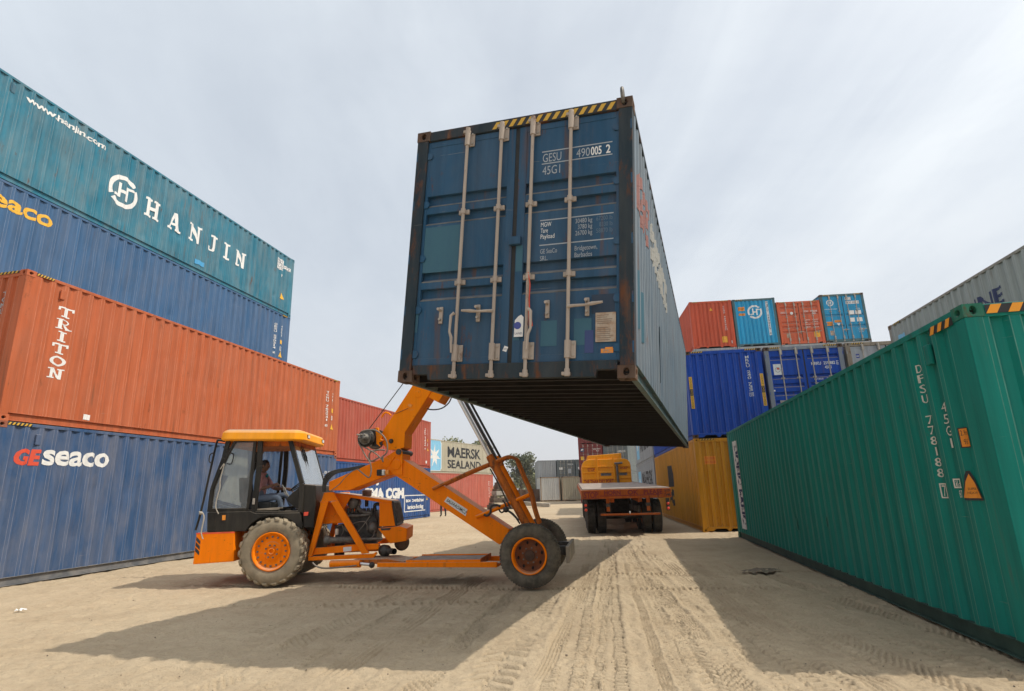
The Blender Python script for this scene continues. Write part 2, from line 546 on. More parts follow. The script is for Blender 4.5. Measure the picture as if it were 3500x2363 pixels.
_cast_mesh = {}
def casting_mesh(mat):
    if mat.name in _cast_mesh: return _cast_mesh[mat.name]
    mb = MB(); a, b, c = (v / 2 for v in CAST)
    # each face: outer rectangle, oval hole, recess
    def face(o, ux, uy, nn, hx, hy, w, h):
        o, ux, uy, nn = map(Vector, (o, ux, uy, nn))
        N = 16; out, inn, rec = [], [], []
        for i in range(N):
            t = 2 * math.pi * (i + .5) / N; ct, st = math.cos(t), math.sin(t)
            k = min(w / abs(ct) if abs(ct) > 1e-6 else 9, h / abs(st) if abs(st) > 1e-6 else 9)
            out.append(o + ux * ct * k + uy * st * k)
            inn.append(o + ux * hx * ct + uy * hy * st)
            rec.append(o + ux * hx * ct + uy * hy * st - nn * 0.05)
        # square off the outer ring at its corners
        for sx in (-1, 1):
            for sy in (-1, 1):
                j = min(range(N), key=lambda i: (out[i] - (o + ux * w * sx + uy * h * sy)).length)
                out[j] = o + ux * w * sx + uy * h * sy
        vs = out + inn + rec
        fs = [(i, (i + 1) % N, N + (i + 1) % N, N + i) for i in range(N)]
        fs += [(N + i, N + (i + 1) % N, 2 * N + (i + 1) % N, 2 * N + i) for i in range(N)]
        mb.add(vs, fs, mat)
        mb.add(rec, [tuple(range(N))], DARK)
    face((a, 0, 0), (0, 1, 0), (0, 0, 1), (1, 0, 0), .027, .038, b, c)
    face((-a, 0, 0), (0, -1, 0), (0, 0, 1), (-1, 0, 0), .027, .038, b, c)
    face((0, b, 0), (-1, 0, 0), (0, 0, 1), (0, 1, 0), .038, .028, a, c)
    face((0, -b, 0), (1, 0, 0), (0, 0, 1), (0, -1, 0), .038, .028, a, c)
    face((0, 0, c), (1, 0, 0), (0, 1, 0), (0, 0, 1), .055, .03, a, b)
    face((0, 0, -c), (1, 0, 0), (0, -1, 0), (0, 0, -1), .055, .03, a, b)
    o = mb.build('corner_casting'); me = o.data; bpy.data.objects.remove(o)
    _cast_mesh[mat.name] = me
    return me

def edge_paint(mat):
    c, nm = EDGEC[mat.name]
    return plain(nm.replace('_paint', '') + '_worn_lit_edge', c, .7, 0, .3, 5)  # pale fold strips: edge wear together with painted edge highlights

def side_panel(parent, face, L, H, mat, name, dents=5, rows=10, pale_edges=True):
    mb = MB(); pr = side_profile(L) if face in ('left', 'right') else end_profile()
    t0, t1 = 0.15, H - 0.062
    rnd = random.Random(sum(map(ord, parent['label'] + face)))
    W = pr[-1][0]
    dd = [(rnd.uniform(.4, W - .4), rnd.uniform(t0 + .2, t1 - .2), rnd.uniform(.09, .32), rnd.uniform(.004, .020)) for _ in range(dents * 3)]
    base = pr; vs, fs = [], []; pr = []; segm = []
    top = max(d for _, d in base)
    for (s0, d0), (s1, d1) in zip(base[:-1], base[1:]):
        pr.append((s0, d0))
        if pale_edges and d0 == d1 == top and s1 - s0 > .04:
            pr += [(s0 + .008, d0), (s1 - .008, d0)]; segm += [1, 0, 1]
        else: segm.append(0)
    pr.append(base[-1])
    n = len(pr)
    for r in range(rows + 1):
        t = t0 + (t1 - t0) * r / rows
        for s, d in pr:
            q = sum(a * math.exp(-((s - x) ** 2 + (t - y) ** 2) / w ** 2) for x, y, w, a in dd)
            vs.append(fpt(face, L, s, t, d - q))
    for r in range(rows):
        for i in range(n - 1):
            fs.append((r * n + i, r * n + i + 1, (r + 1) * n + i + 1, (r + 1) * n + i))
    mb.add(vs, fs, mat)
    if pale_edges:
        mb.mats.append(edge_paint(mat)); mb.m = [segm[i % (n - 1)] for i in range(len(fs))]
    o = mb.build(name, parent)
    return o, base

def door_leaf(mb, face, L, s0, s1, t0, t1, mat, recs, rh=0.065, m=0.085):
    """one door leaf: stiles, rails and a pressed sheet with horizontal recesses"""
    D0, D1 = -.030, -.085
    def b(a0, a1, c0, c1, d0=D1, d1=D0):
        p, q = fpt(face, L, a0, c0, d0), fpt(face, L, a1, c1, d1)
        mb.box(min(p[0], q[0]), max(p[0], q[0]), min(p[1], q[1]), max(p[1], q[1]), c0, c1, mat)
    b(s0, s0 + m, t0, t1); b(s1 - m, s1, t0, t1)
    b(s0 + m, s1 - m, t0, t0 + .07); b(s0 + m, s1 - m, t1 - .07, t1)
    h = t1 - t0
    prof = [(t1 - .07, -.036)]
    for f in recs:
        c = t1 - f * h
        prof += [(c + rh, -.036), (c + rh * .97, -.088), (c - rh * .35, -.088), (c - rh, -.036)]
    prof.append((t0 + .07, -.036))
    vs = []; fs = []
    for t, d in prof: vs += [fpt(face, L, s0 + m, t, d), fpt(face, L, s1 - m, t, d)]
    for i in range(len(prof) - 1): fs.append((2 * i, 2 * i + 1, 2 * i + 3, 2 * i + 2))
    mb.add(vs, fs, mat)
    for f in recs:                                                   # dust lying on the ledges
        c = t1 - f * h
        mb.add([fpt(face, L, a, t, d) for a, t, d in ((s0 + m, c - rh * .80, -.0475), (s1 - m, c - rh * .80, -.0475), (s1 - m, c - rh * 1.03, -.0345), (s0 + m, c - rh * 1.03, -.0345))], [(0, 1, 2, 3)], LEDGE)

_bar_cache = {}
def locking_bar(parent, face, L, H, s, mat, lever=0, lt=0.70, fine=True):
    mb = MB()
    P = lambda a, t, d: Vector(fpt(face, L, a, t, d))
    mb.tube([P(s, .06, .012), P(s, H - .065, .012)], .019, mat, 8 if fine else 6)
    def pl(a0, a1, t0, t1, d0, d1):
        p, q = P(a0, t0, d0), P(a1, t1, d1)
        mb.box(min(p.x, q.x), max(p.x, q.x), min(p.y, q.y), max(p.y, q.y), t0, t1, mat)
    for tb in (.20, H - .27):
        pl(s - .02, s + .075, tb, tb + .17, -.028, -.010)
        mb.tube([P(s, tb, .012), P(s, tb + .17, .012)], .031, mat, 8)
        if fine:
            for du in (.052,):
                for tt in (tb + .03, tb + .14): mb.tube([P(s + du, tt, -.012), P(s + du, tt, .001)], .012, STEEL, 6)
    for f in (.36, .635):
        tb = H * f; pl(s - .06, s + .06, tb - .025, tb + .025, -.03, -.005)
        mb.tube([P(s, tb - .028, .012), P(s, tb + .028, .012)], .028, mat, 8)
    for tb, e in ((.045, 1), (H - .105, -1)):
        pl(s - .05, s + .03, tb - .012, tb + .02, -.02, .03)
        mb.tube([P(s, tb - .02, .012), P(s, tb + .05, .012)], .027, mat, 8)
    o = mb.build('locking_bar', parent, bevel=.003 if fine else 0)
    if lever:
        m2 = MB()
        if lever in (1, -1):                                         # lying across the door
            e = .0 if lever == 1 else 0
            m2.tube([P(s, lt, .03), P(s + lever * .06, lt, .045), P(s + lever * .17, lt + .004, .035), P(s + lever * .24, lt + .01, .045), P(s + lever * .34, lt + .02, .045)], [.02, .016, .014, .02, .012], mat, 6)
            c = s + lever * .18
        else:                                                       # hanging open
            sg = lever / 2
            m2.tube([P(s + sg * .02, lt, .035), P(s + sg * .05, lt - .03, .05), P(s + sg * .055, lt - .2, .05), P(s + sg * .03, lt - .26, .055), P(s + sg * .02, lt - .42, .055)], [.02, .017, .014, .018, .012], mat, 6)
            c = s + sg * -.21 if False else s + sg * .2
        q0, q1 = P(c - .02, lt - .09, -.035), P(c + .02, lt + .09, -.012)
        m2.box(min(q0.x, q1.x), max(q0.x, q1.x), min(q0.y, q1.y), max(q0.y, q1.y), lt - .09, lt + .09, mat)
        m2.tube([P(c, lt + .05, -.02), P(c, lt + .05, .06)], .016, mat, 6)
        m2.tube([P(c, lt - .05, -.02), P(c, lt - .05, .02)], .014, STEEL, 6)
        m2.build('handle', o, bevel=.003 if fine else 0)
    return o

def container(name, label, pos, yaw, H, mat, frame=None, near='wall', group=None, left_decals=(), right_decals=(), near_decals=(),
              L=L40, lod=0, faces=('left', 'right', 'near', 'far'), pitch=0, roll=0, castmat=None, barmat=None, railmat=None,
              recs=(.12, .32, .52, .70, .88), bars=(.2, .4, .6, .8), levers=(0, 1, 0, 1), under=False, parts=True, stripe=None, doormat=None, sill=None, vents=()):
    root = thing(name, label, 'container', pos, group or ('containers hidden behind the front rows' if lod == 2 else 'shipping containers stacked in the yard'))
    root.rotation_euler = Matrix.Rotation(yaw, 3, 'Z').to_euler() if not (pitch or roll) else (
        Matrix.Rotation(yaw, 3, 'Z') @ Matrix.Rotation(pitch, 3, 'Y') @ Matrix.Rotation(roll, 3, 'X')).to_euler()
    frame = frame or mat
    castmat = castmat or frame
    railmat = railmat or frame
    # frame
    f = MB()
    cx, cy, cz = CAST
    for x0, x1 in ((0.004, .155), (L - .155, L - .004)):
        for y0, y1 in ((-.14, -.004), (-WD + .004, -WD + .14)):
            f.box(x0, x1, y0, y1, cz, H - cz, frame)
    for y0, y1 in ((-.058, -.003), (-WD + .003, -WD + .058)):
        f.box(cx, L - cx, y0, y1, H - .068, H - .008, frame)                     # top rail
        o = y1 if y1 > -1 else y0
        w0, w1 = (y0, y1 - .040) if y1 > -1 else (y0 + .040, y1)
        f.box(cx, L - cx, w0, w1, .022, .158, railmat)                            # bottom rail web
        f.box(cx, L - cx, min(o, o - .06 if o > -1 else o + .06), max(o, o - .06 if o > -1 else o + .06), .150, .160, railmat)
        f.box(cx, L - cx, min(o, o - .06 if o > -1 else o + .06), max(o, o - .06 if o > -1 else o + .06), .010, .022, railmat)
    for x0, x1, nearend in ((.006, .075, True), (L - .075, L - .006, False)):
        f.box(x0, x1, -WD + cy, -cy, H - .125, H - .010, frame)
        door = nearend and near == 'doors'
        pf = lambda pts: [Vector((x0, -s, t)) for s, t in pts]
        if door:
            pts = [(cy, .17), (cy, .075), (cy + .17, .075), (cy + .18, .018), (WD - cy - .2, .018), (WD - cy - .19, .085), (WD - cy, .085), (WD - cy, .17)]
            pts = pts
        else:
            a, b = cy, WD - cy
            pts = [(a, .16), (a, .03), (a + .16, .03), (a + .24, .1), (.72, .1), (.78, .03), (.84, .03), (.9, .1), (WD - .9, .1), (WD - .84, .03), (WD - .78, .03), (WD - .72, .1), (b - .24, .1), (b - .16, .03), (b, .03), (b, .16)]
        f.prism(pf(pts), (x1 - x0, 0, 0), frame)
    f.build('frame', root, bevel=.006 if lod == 0 else 0)
    # corner castings
    cm = casting_mesh(castmat)
    for X in (cx / 2 - .001, L - cx / 2 + .001):
        for Y in (-cy / 2 + .001, -WD + cy / 2 - .001):
            for Z in (cz / 2, H - cz / 2):
                c = bpy.data.objects.new('corner_casting', cm); COL.objects.link(c)
                c.parent = root; c.location = (X, Y, Z)
                if lod == 0:
                    bv = c.modifiers.new('bevel', 'BEVEL'); bv.width = .008; bv.segments = 2; bv.limit_method = 'ANGLE'; bv.angle_limit = R(60)
    # sides
    for face, decs in (('left', left_decals), ('right', right_decals)):
        if face not in faces: continue
        o, pr = side_panel(root, face, L, H, mat, 'side_panel', rows=26 if lod == 0 else 3, pale_edges=lod < 2)
        if decs:
            mb = MB()
            for k, (polys, m, *rest) in enumerate(decs):
                decal(mb, polys, face, L, m, pr, eps=.003 + .0014 * min(k, 9))
            mb.build('lettering', o)
    for face, s_, t_ in vents:
        mb = MB(); a = fpt(face, L, s_ - .05, t_ - .10, -.03); b = fpt(face, L, s_ + .05, t_ + .10, .012)
        mb.box(*sorted((a[0], b[0])), *sorted((a[1], b[1])), t_ - .10, t_ + .10, mat)
        mb.build('air_vent', root, bevel=.012)
    # ends
    for face in ('near', 'far'):
        if face not in faces: continue
        decs = near_decals if face == 'near' else ()
        flat = [d for d in decs if len(d) > 2]
        if not (face == 'near' and near == 'doors'):
            o, pr = side_panel(root, face, L, H, mat, 'end_panel', 2, 6 if lod == 0 else 2, pale_edges=lod < 2)
            o2 = o
            if decs:
                mb = MB()
                for k, (polys, m, *rest) in enumerate(decs):
                    if rest: decal(mb, polys, face, L, m, None, rest[0])
                    else: decal(mb, polys, face, L, m, pr, eps=.003 + .0014 * min(k, 9))
                mb.build('lettering', o)
        else:
            dm = doormat or mat
            t0, t1, mid = .175, H - .13, bars[1] * WD / 2 + bars[2] * WD / 2 + (.06 if bars[0] > .21 else 0)
            mid = WD * (.498 if bars[0] > .21 else .5)
            leaves = []
            for s0, s1 in ((.085, mid - .022), (mid + .022, WD - .085)):
                mb = MB(); door_leaf(mb, face, L, s0, s1, t0, t1, dm, recs)
                leaves.append(mb.build('door', root, bevel=.004 if lod == 0 else 0))
            g = MB()
            q = lambda a0, a1, c0, c1, d0, d1: g.box(-d1, -d0, -a1, -a0, c0, c1, RUBBER)
            q(mid - .022, mid + .022, t0, t1, -.08, -.040)
            q(.06, .085, t0, t1, -.08, -.035); q(WD - .085, WD - .06, t0, t1, -.08, -.035)
            q(.08, WD - .08, t1, t1 + .02, -.08, -.045); q(.08, WD - .08, t0 - .02, t0, -.08, -.03)
            g.build('gasket', leaves[0])
            bm = barmat or STEEL
            for i, b in enumerate(bars):
                locking_bar(leaves[0] if b < .5 else leaves[1], face, L, H, b * WD, bm, levers[i], fine=lod == 0)
            hs = (.07, .30, .545, .77, .955) if lod == 0 else (.08, .36, .64, .92)
            for k, lf in enumerate(leaves):
                for fr in hs:
                    t = t1 - fr * (t1 - t0); h = MB()
                    s_ = .02 if k == 0 else WD - .02
                    e = 1 if k == 0 else -1
                    a = [(s_ - e * .012, t - .055), (s_ + e * .06, t - .05), (s_ + e * .17, t - .035), (s_ + e * .185, t), (s_ + e * .17, t + .035), (s_ + e * .06, t + .05), (s_ - e * .012, t + .055)]
                    h.prism([Vector(fpt(face, L, p, q_, .0 if p * e < s_ * e + .05 * 1 else -.018)) for p, q_ in a], (.03, 0, 0), dm)
                    h.build('hinge', lf)
            if decs:
                byleaf = {0: MB(), 1: MB()}
                for polys, m, *rest in decs:
                    for p in polys:
                        k = 0 if sum(v[0] for v in p) / len(p) < mid else 1
                        dflt = -.036
                        decal(byleaf[k], [p], face, L, m, None, rest[0] if rest else dflt, eps=.003 + (rest[1] if len(rest) > 1 else 0))
                for k, mb in byleaf.items():
                    if mb.v: mb.build('lettering', leaves[k])
    # roof and floor
    r = MB(); r.box(.16, L - .16, -WD + .04, -.04, H - .032, H - .02, frame); r.build('roof', root)
    fl = MB()
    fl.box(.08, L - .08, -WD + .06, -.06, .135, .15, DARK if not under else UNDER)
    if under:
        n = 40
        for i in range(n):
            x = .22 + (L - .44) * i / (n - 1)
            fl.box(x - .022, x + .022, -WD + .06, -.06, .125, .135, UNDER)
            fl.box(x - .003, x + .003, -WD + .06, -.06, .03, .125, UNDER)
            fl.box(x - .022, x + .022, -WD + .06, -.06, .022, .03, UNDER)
    fl.build('underframe' if under else 'floor', root)
    if stripe:
        mb = MB()
        for face, s0, s1, t0, t1, n, ma, mb_, d in stripe:
            decal(mb, [rect(s0, s1, t0, t1)], face, L, mb_, None, d, eps=.002)
            decal(mb, stripes(s0, s1, t0, t1, n), face, L, ma, None, d, eps=.0045)
        mb.build('warning_stripe', root)
    return root

LEDGE = plain('dusty_ledge', (0.17, 0.16, 0.14), .9, 0, .4, 9)
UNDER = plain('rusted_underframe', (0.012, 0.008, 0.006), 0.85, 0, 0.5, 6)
HIDDEN = 'plain grey container wholly hidden behind the front rows'
HG = 'containers hidden behind the front rows'
# ------------------------------------------------------------------ paints of the containers
P_TEAL = paint('door_blue_paint', (0.020, 0.080, 0.158), .09, .55, .12, .5, 1)
P_ASIDE = paint('faded_blue_grey_paint', (0.115, 0.160, 0.205), .16, .50, .5, .5, 2)
P_AFR = paint('rusty_blue_frame_paint', (0.016, 0.032, 0.045), .10, 1.15, .15, .65, 3)
P_ACAST = paint('rusty_casting', (0.085, 0.05, 0.035), .3, 1.0, .2, .75, 4)
P_BARS = paint('pale_grey_bar_paint', (0.42, 0.36, 0.31), .3, .5, .2, .55, 5)
P_L0 = paint('dusty_blue_paint', (0.034, 0.086, 0.195), .25, .1, .2, .6, 6)
P_L1 = paint('orange_red_paint', (0.46, 0.112, 0.040), .10, .4, .12, .55, 7)
P_J0 = paint('seaside_blue_paint', (0.042, 0.118, 0.245), .12, .1, .15, .55, 8)
P_J1 = paint('weathered_teal_paint', (0.018, 0.155, 0.235), .26, .5, .5, .5, 9, (0.035, 0.21, 0.30))
P_M0 = paint('deep_blue_paint', (0.016, 0.075, 0.245), .12, .2, .2, .5, 10)
P_M1 = paint('brick_red_paint', (0.40, 0.075, 0.045), .14, .25, .2, .5, 11)
P_K0 = paint('dull_red_paint', (0.48, 0.115, 0.080), .2, .25, .25, .55, 12)
P_K1 = paint('cream_grey_paint', (0.46, 0.43, 0.33), .2, .3, .15, .55, 13)
P_G = paint('green_paint', (0.0008, 0.205, 0.165), .02, .22, .08, .48, 14)
P_E = paint('light_grey_paint', (0.38, 0.39, 0.36), .1, .35, .15, .5, 15)
P_Y = paint('mustard_yellow_paint', (0.58, 0.255, 0.010), .06, .4, .08, .5, 16)
P_B = paint('strong_blue_paint', (0.004, 0.065, 0.40), .03, .3, .08, .5, 17)
P_B3 = paint('cool_grey_paint', (0.40, 0.42, 0.45), .1, .4, .1, .5, 18)
P_R1 = paint('rust_red_paint', (0.54, 0.085, 0.034), .05, .25, .10, .5, 19)
P_R2 = paint('cyan_blue_paint', (0.010, 0.33, 0.60), .05, .3, .1, .45, 20)
P_R3 = paint('salmon_red_paint', (0.60, 0.125, 0.055), .05, .25, .12, .5, 21)
P_R4 = paint('bright_cyan_paint', (0.014, 0.29, 0.54), .05, .3, .1, .45, 22)
P_GREYS = paint('zinc_grey_paint', (0.33, 0.36, 0.38), .15, .35, .15, .55, 23)
P_MAROON = paint('maroon_paint', (0.20, 0.032, 0.032), .1, .2, .15, .5, 24)
P_SLATE = paint('slate_grey_paint', (0.13, 0.16, 0.17), .15, .2, .15, .5, 25)
P_WHITE = paint('off_white_paint', (0.62, 0.63, 0.60), .12, .25, .1, .5, 26)
P_BEIGE = paint('beige_paint', (0.50, 0.46, 0.34), .15, .35, .1, .55, 27)
P_PATCH = letter('teal_touch_up', (0.028, 0.105, 0.150), .5, 7, (0.018, 0.078, 0.145))
P_PATCH2 = letter('dark_blue_touch_up', (0.012, 0.03, 0.06), .2, 8)
P_PATCH3 = letter('violet_blue_touch_up', (0.03, 0.05, 0.16), .2, 9)
SKYB = letter('light_blue_emblem', (0.22, 0.50, 0.70), .15, 10)
NAVY = letter('navy_lettering', (0.02, 0.03, 0.10), .1, 11)
TALB = letter('logo_blue', (0.05, 0.07, 0.28), .1, 12)
TALO = letter('logo_orange', (0.75, 0.16, 0.06), .1, 13)
FADERED = letter('faded_red_lettering', (0.23, 0.085, 0.068), .5, 14)
CREAM = letter('faded_cream_lettering', (0.30, 0.29, 0.26), .7, 15)
GCREAM = letter('cream_lettering', (0.66, 0.64, 0.56), .2, 23)
PLATE = plain('rust_stained_plate', (0.50, 0.44, 0.36), .6, 0, .1, 14, .1, (0.30, 0.17, 0.09))
BLKS = letter('stripe_black', (0.018, 0.018, 0.018), .2, 16)
YELS = letter('stripe_yellow', (0.58, 0.34, 0.03), .45, 17)
ORAS = letter('stripe_orange', (0.85, 0.33, 0.015), .1, 18)

def V2R(o, yaw, v):
    return (o[0] - math.sin(yaw) * v, o[1] + math.cos(yaw) * v)

def touch(name, col, face_rects, k=.82):
    return (face_rects, letter(name, tuple(c * k for c in col), .35, 30 + len(name)))

def idmarks(s1, s2, t0, t1, code, m=None, tri=True, boxm=None):
    """the stacked registration letters near a container's end"""
    m = m or WHITE
    o = [(vtext(code, s1, t1, t0, .13, .02), m), (vtext('45G1', s2, t1, t1 - .5, .12, .02), m)]
    o.append(([rect(s2 - .07, s2 + .09, t1 - .78, t1 - .62)], boxm or YEL))
    o.append((frame_rect(s2 - .07, s2 + .07, t1 - 1.06, t1 - .90, .02) + fit_text('ic', s2 - .04, s2 + .04, t1 - 1.02, t1 - .94), m))
    if tri: o.append(([tri_sign(s2 + .02, t0 - .05, .26, .28)], YEL))
    return o

yb = lambda face, s0, s1, H, n=6, d=.002: (face, s0, s1, H - .062, H - .014, n, YELS, BLKS, d)

# --- left wall of containers, front row ------------------------------------
LY = 1.3713
container('shipping_container', 'dusty blue container on the sand with red and white lettering, under the orange-red one', (-11.642, 10.602, 0), LY, HC, P_L0,
          right_decals=[(fit_text('GE', .42, .90, 2.12, 2.42, .045, .12), REDL), (fit_text('seaco', .95, 2.40, 2.13, 2.43, .028, 0, False), WHITE),
                        (vtext('GESU', 11.3, 2.2, 1.9, .1), WHITE), (fit_text('GESU BARB', 11.35, 11.95, 2.2, 2.3, .02), WHITE)],
          stripe=[yb('right', .18, .62, HC)], vents=[('right', .78, 2.6)], railmat=plain('dusty_rail_paint', (0.135, 0.145, 0.16), .8, 0, .3, 4, 0, (.22, .21, .20)), castmat=paint('rusty_red_casting', (0.26, 0.07, 0.035), .2, .7, .2, .6, 28))
container('shipping_container', 'orange-red container with large white letters stacked vertically, lying on the dusty blue one', (-11.642, 10.602, HC), LY, HC, P_L1,
          right_decals=[(sum([slab(c, .74 + (.06 if c == 'I' else 0), 1.06 - (.06 if c == 'I' else 0), 2.385 - i * .252 - .205, 2.385 - i * .252) for i, c in enumerate('TRITON')], []), WHITE),
                        ([rect(1.62, 1.80, .19, .30)], WHITE)] + idmarks(11.32, 11.70, 1.0, 2.36, 'TCNU 762241 8'),
          near_decals=[(vtext('TCNU 762241', 1.95, 2.5, 1.2, .13, .02), GREYW)],
          stripe=[yb('right', .19, .54, HC), yb('right', 11.7, 12.0, HC, 4), yb('near', 1.7, 2.25, HC)], vents=[('right', .76, 2.62)])
JY = 1.3628
J0 = (-14.18, 11.319)
ghost = []
for k in range(2):
    ghost.append(container('shipping_container', HIDDEN, (*J0, HC * k), JY, HC, P_GREYS, lod=2))
container('shipping_container', 'plain blue container with yellow lettering, behind and above the orange-red one', (*J0, 2 * HC), JY, HC, P_J0,
          right_decals=[(fit_text('GE', -.05 + .2, .42, 2.24, 2.50, .045, .1), YEL), (fit_text('seaco', .40, 2.12, 2.23, 2.52, .028, 0, False), YEL)] + idmarks(11.28, 11.68, 1.15, 2.42, 'GESU 590214 2'),
          stripe=[yb('right', 11.65, 11.98, HC, 4)])
container('shipping_container', 'weathered teal container with white serif letters and ring emblem, topmost of its stack', (*J0, 3 * HC), JY, ST, P_J1,
          right_decals=[(slab('HANJIN', 4.62, 9.15, 1.0, 1.60, .62), WHITE), (hj_logo(3.86, 1.32, .48), WHITE),
                        (fit_text('www.hanjin.com', .97, 3.13, 2.20, 2.37, .03), WHITE),
                        ([rect(11.05, 11.50, 2.12, 2.28), rect(11.05, 11.95, 1.96, 2.10), rect(11.05, 11.45, 1.82, 1.94)], WHITE),
                        (fit_text('HJC', 11.08, 11.46, 2.15, 2.26) + fit_text('93892', 11.08, 11.9, 1.98, 2.08) + fit_text('US', 11.1, 11.4, 1.84, 1.92), NAVY),
                        (vtext('P', 11.42, 1.66, 1.50, .12), WHITE), ([tri_sign(11.5, .62, .28, .26)], YEL),
                        ([rect(.58, .72, 2.2, 2.42)], P_PATCH), ([rect(6.75, 7.15, .3, .46)], letter('sky_blue_touch_up', (0.05, .30, .55), .2, 20)),
                        (vtext('430217', .45, 1.5, .8, .1), GREYW)])
# --- left wall, further along --------------------------------------------------
MY_ = 1.3304; M0 = (-10.584, 25.043)
for z, lab, pm, dec, st in (
    (0, 'deep blue container on the ground behind the crane, with a framed eco container mark', P_M0,
        [(fit_text('CMA CGM', 3.75, 8.35, 1.16, 1.72, .06), WHITE), (frame_rect(8.47, 11.45, .40, 1.32, .05), WHITE),
         (fit_text('eco container', 8.65, 11.25, .93, 1.15, .04), WHITE), (fit_text('bamboo flooring', 8.85, 11.1, .55, .78, .04), WHITE),
         ([[(5.0, 1.85), (5.2, 1.85), (5.75, 2.25), (5.5, 2.25)], [(5.5, 2.25), (5.75, 2.25), (6.3, 2.32), (6.1, 2.42)]], WHITE),
         ([tri_sign(11.7, 1.0, .26, .28)], YEL)], []),
    (HC, 'brick red container resting on the deep blue one, behind the crane boom', P_M1, idmarks(11.33, 11.72, 1.1, 2.4, 'TRLU 718290 5') + [([rect(11.45, 11.6, .28, .44)], WHITE)], [])):
    container('shipping_container', lab, (*M0, z), MY_, HC, pm, right_decals=dec, lod=1)
KY = 1.1528; K0 = V2R((-7.055, 43.264), KY, WD)
container('shipping_container', 'dull red container on the sand beneath the cream grey one with the star', (*K0, 0), KY, HC, P_K0, lod=1,
          right_decals=idmarks(11.35, 11.72, .9, 2.3, 'MSKU 820117 3'))
rr = [(1.1 + .2 * 0, .2), (2.75, .2), (2.95, .4), (2.95, 2.3), (2.75, 2.5), (1.1, 2.5), (.9, 2.3), (.9, .4)]
container('shipping_container', 'cream grey container with black lettering and a white star on light blue', (*K0, HC), KY, ST, P_K1, lod=1,
          right_decals=[([[(1.93 + (p[0] - 1.93) * 1.04, 1.3 + (p[1] - 1.3) * 1.04) for p in rr]], WHITE),
                        ([[(p[0], p[1]) for p in rr]], SKYB, ), (star7(1.95, 1.3, .34, .92), WHITE),
                        (fit_text('MAERSK', 3.9, 9.75, 1.30, 2.15, .02), BLACK), (fit_text('SEALAND', 3.9, 9.75, .42, 1.08, .02), BLACK)],
          castmat=P_K1)
# --- right side -----------------------------------------------------------------
GY = 1.3846
container('shipping_container', 'large green container in shade on the ground, numbered 778188, with orange warning triangle', (3.922, 4.725, 0), GY, HC, P_G,
          left_decals=[(vtext('DFSU 778188', 11.21, 2.56, 1.42, .085, .0), GCREAM), (frame_rect(11.165, 11.255, 1.245, 1.385, .012) + fit_text('7', 11.185, 11.235, 1.265, 1.365), GCREAM),
                       (vtext('45G1', 11.51, 2.13, 1.68, .085, .0), GCREAM),
                       ([rect(11.70, 11.80, 1.69, 1.87)], BLACK), ([rect(11.712, 11.80, 1.70, 1.86)], ORA, ),
                       (fit_text('2.9m', 11.72, 11.795, 1.80, 1.845) + fit_text("9'6\"", 11.735, 11.795, 1.72, 1.765), BLACK),
                       ([[(11.585, 1.235), (11.83, 1.235), (11.80, 1.30), (11.73, 1.49), (11.70, 1.49)]], BLACK),
                       ([[(11.605, 1.255), (11.80, 1.255), (11.718, 1.465)]], ORA),
                       (fit_text('SUPER', 11.69, 11.76, 1.325, 1.345) + fit_text('HEAVY', 11.68, 11.77, 1.29, 1.31), BLACK),
                       (frame_rect(11.445, 11.535, 1.34, 1.425, .012) + [rect(11.486, 11.494, 1.345, 1.42)] + fit_text('i', 11.463, 11.475, 1.355, 1.41) + fit_text('c', 11.50, 11.525, 1.355, 1.40) + fit_text('87', 11.48, 11.53, 1.255, 1.32), GCREAM),
                       touch('green_touch_up', (0.004, 0.21, 0.16), [rect(5.95, 6.1, .6, .8), rect(7.6, 7.7, .75, .9)], 1.1), ([rect(.70, 1.32, .28, 2.57)], WHITE),
                       ([[(1.01 + (t - 1.42) * 0 + p[1] * .42 - .12, 2.45 - p[0]) for p in q] for t in (1,) for q in fit_text('DONG FANG', 0, 2.05, 0, 1.0, .05)], NAVY)],
          stripe=[('left', 11.62, 12.02, HC - .135, HC - .062, 3, ORAS, BLKS, .004), ('near', .17, 1.5, HC - .10, HC - .022, 8, ORAS, BLKS, .003)], castmat=paint('rusty_green_casting', (0.02, 0.17, 0.11), .1, 1.0, .1, .5, 35), vents=[('left', 11.5, 2.60)], railmat=plain('grimy_shaded_green_rail', (0.010, 0.050, 0.038), .7, 0, .3, 4, 0, (.03, .075, .055)))  # rail colour darkened for grime and for the shade under its overhang
EY = 1.3922
container('shipping_container', HIDDEN, (8.877, 4.072, 0), EY, HC, P_GREYS, lod=2)
container('shipping_container', 'light grey container with dark lettering, showing above the top rail of the green one', (8.877, 4.072, HC), EY, HC, P_E,
          left_decals=[(fit_text('MAERSK', 1.10, 3.45, 2.02, 2.38, .02), NAVY), (fit_text('LINE', 3.68, 5.0, 2.03, 2.39, .02), NAVY),
                       ([rect(.40, .86, 1.95, 2.50)], SKYB), (star7(.64, 2.22, .07, .22), WHITE)],
          stripe=[yb('left', .35, .75, HC, 4)], castmat=paint('rusty_grey_casting', (0.26, 0.16, 0.10), .2, .9, .2, .6, 29), frame=paint('rusty_grey_frame', (0.34, 0.30, 0.25), .2, .9, .2, .6, 30))
YY = 1.4408
def col(o, yaw, c, gap=.10): return (o[0] + math.sin(yaw) * (WD + gap) * c, o[1] - math.cos(yaw) * (WD + gap) * c)
Y0 = (5.81, 18.609)
msc = fit_text('m', 4.95, 6.45, 1.40, 2.30, .06, 0, False) + fit_text('sc', 4.85, 6.25, .60, 1.30, .06, 0, False)
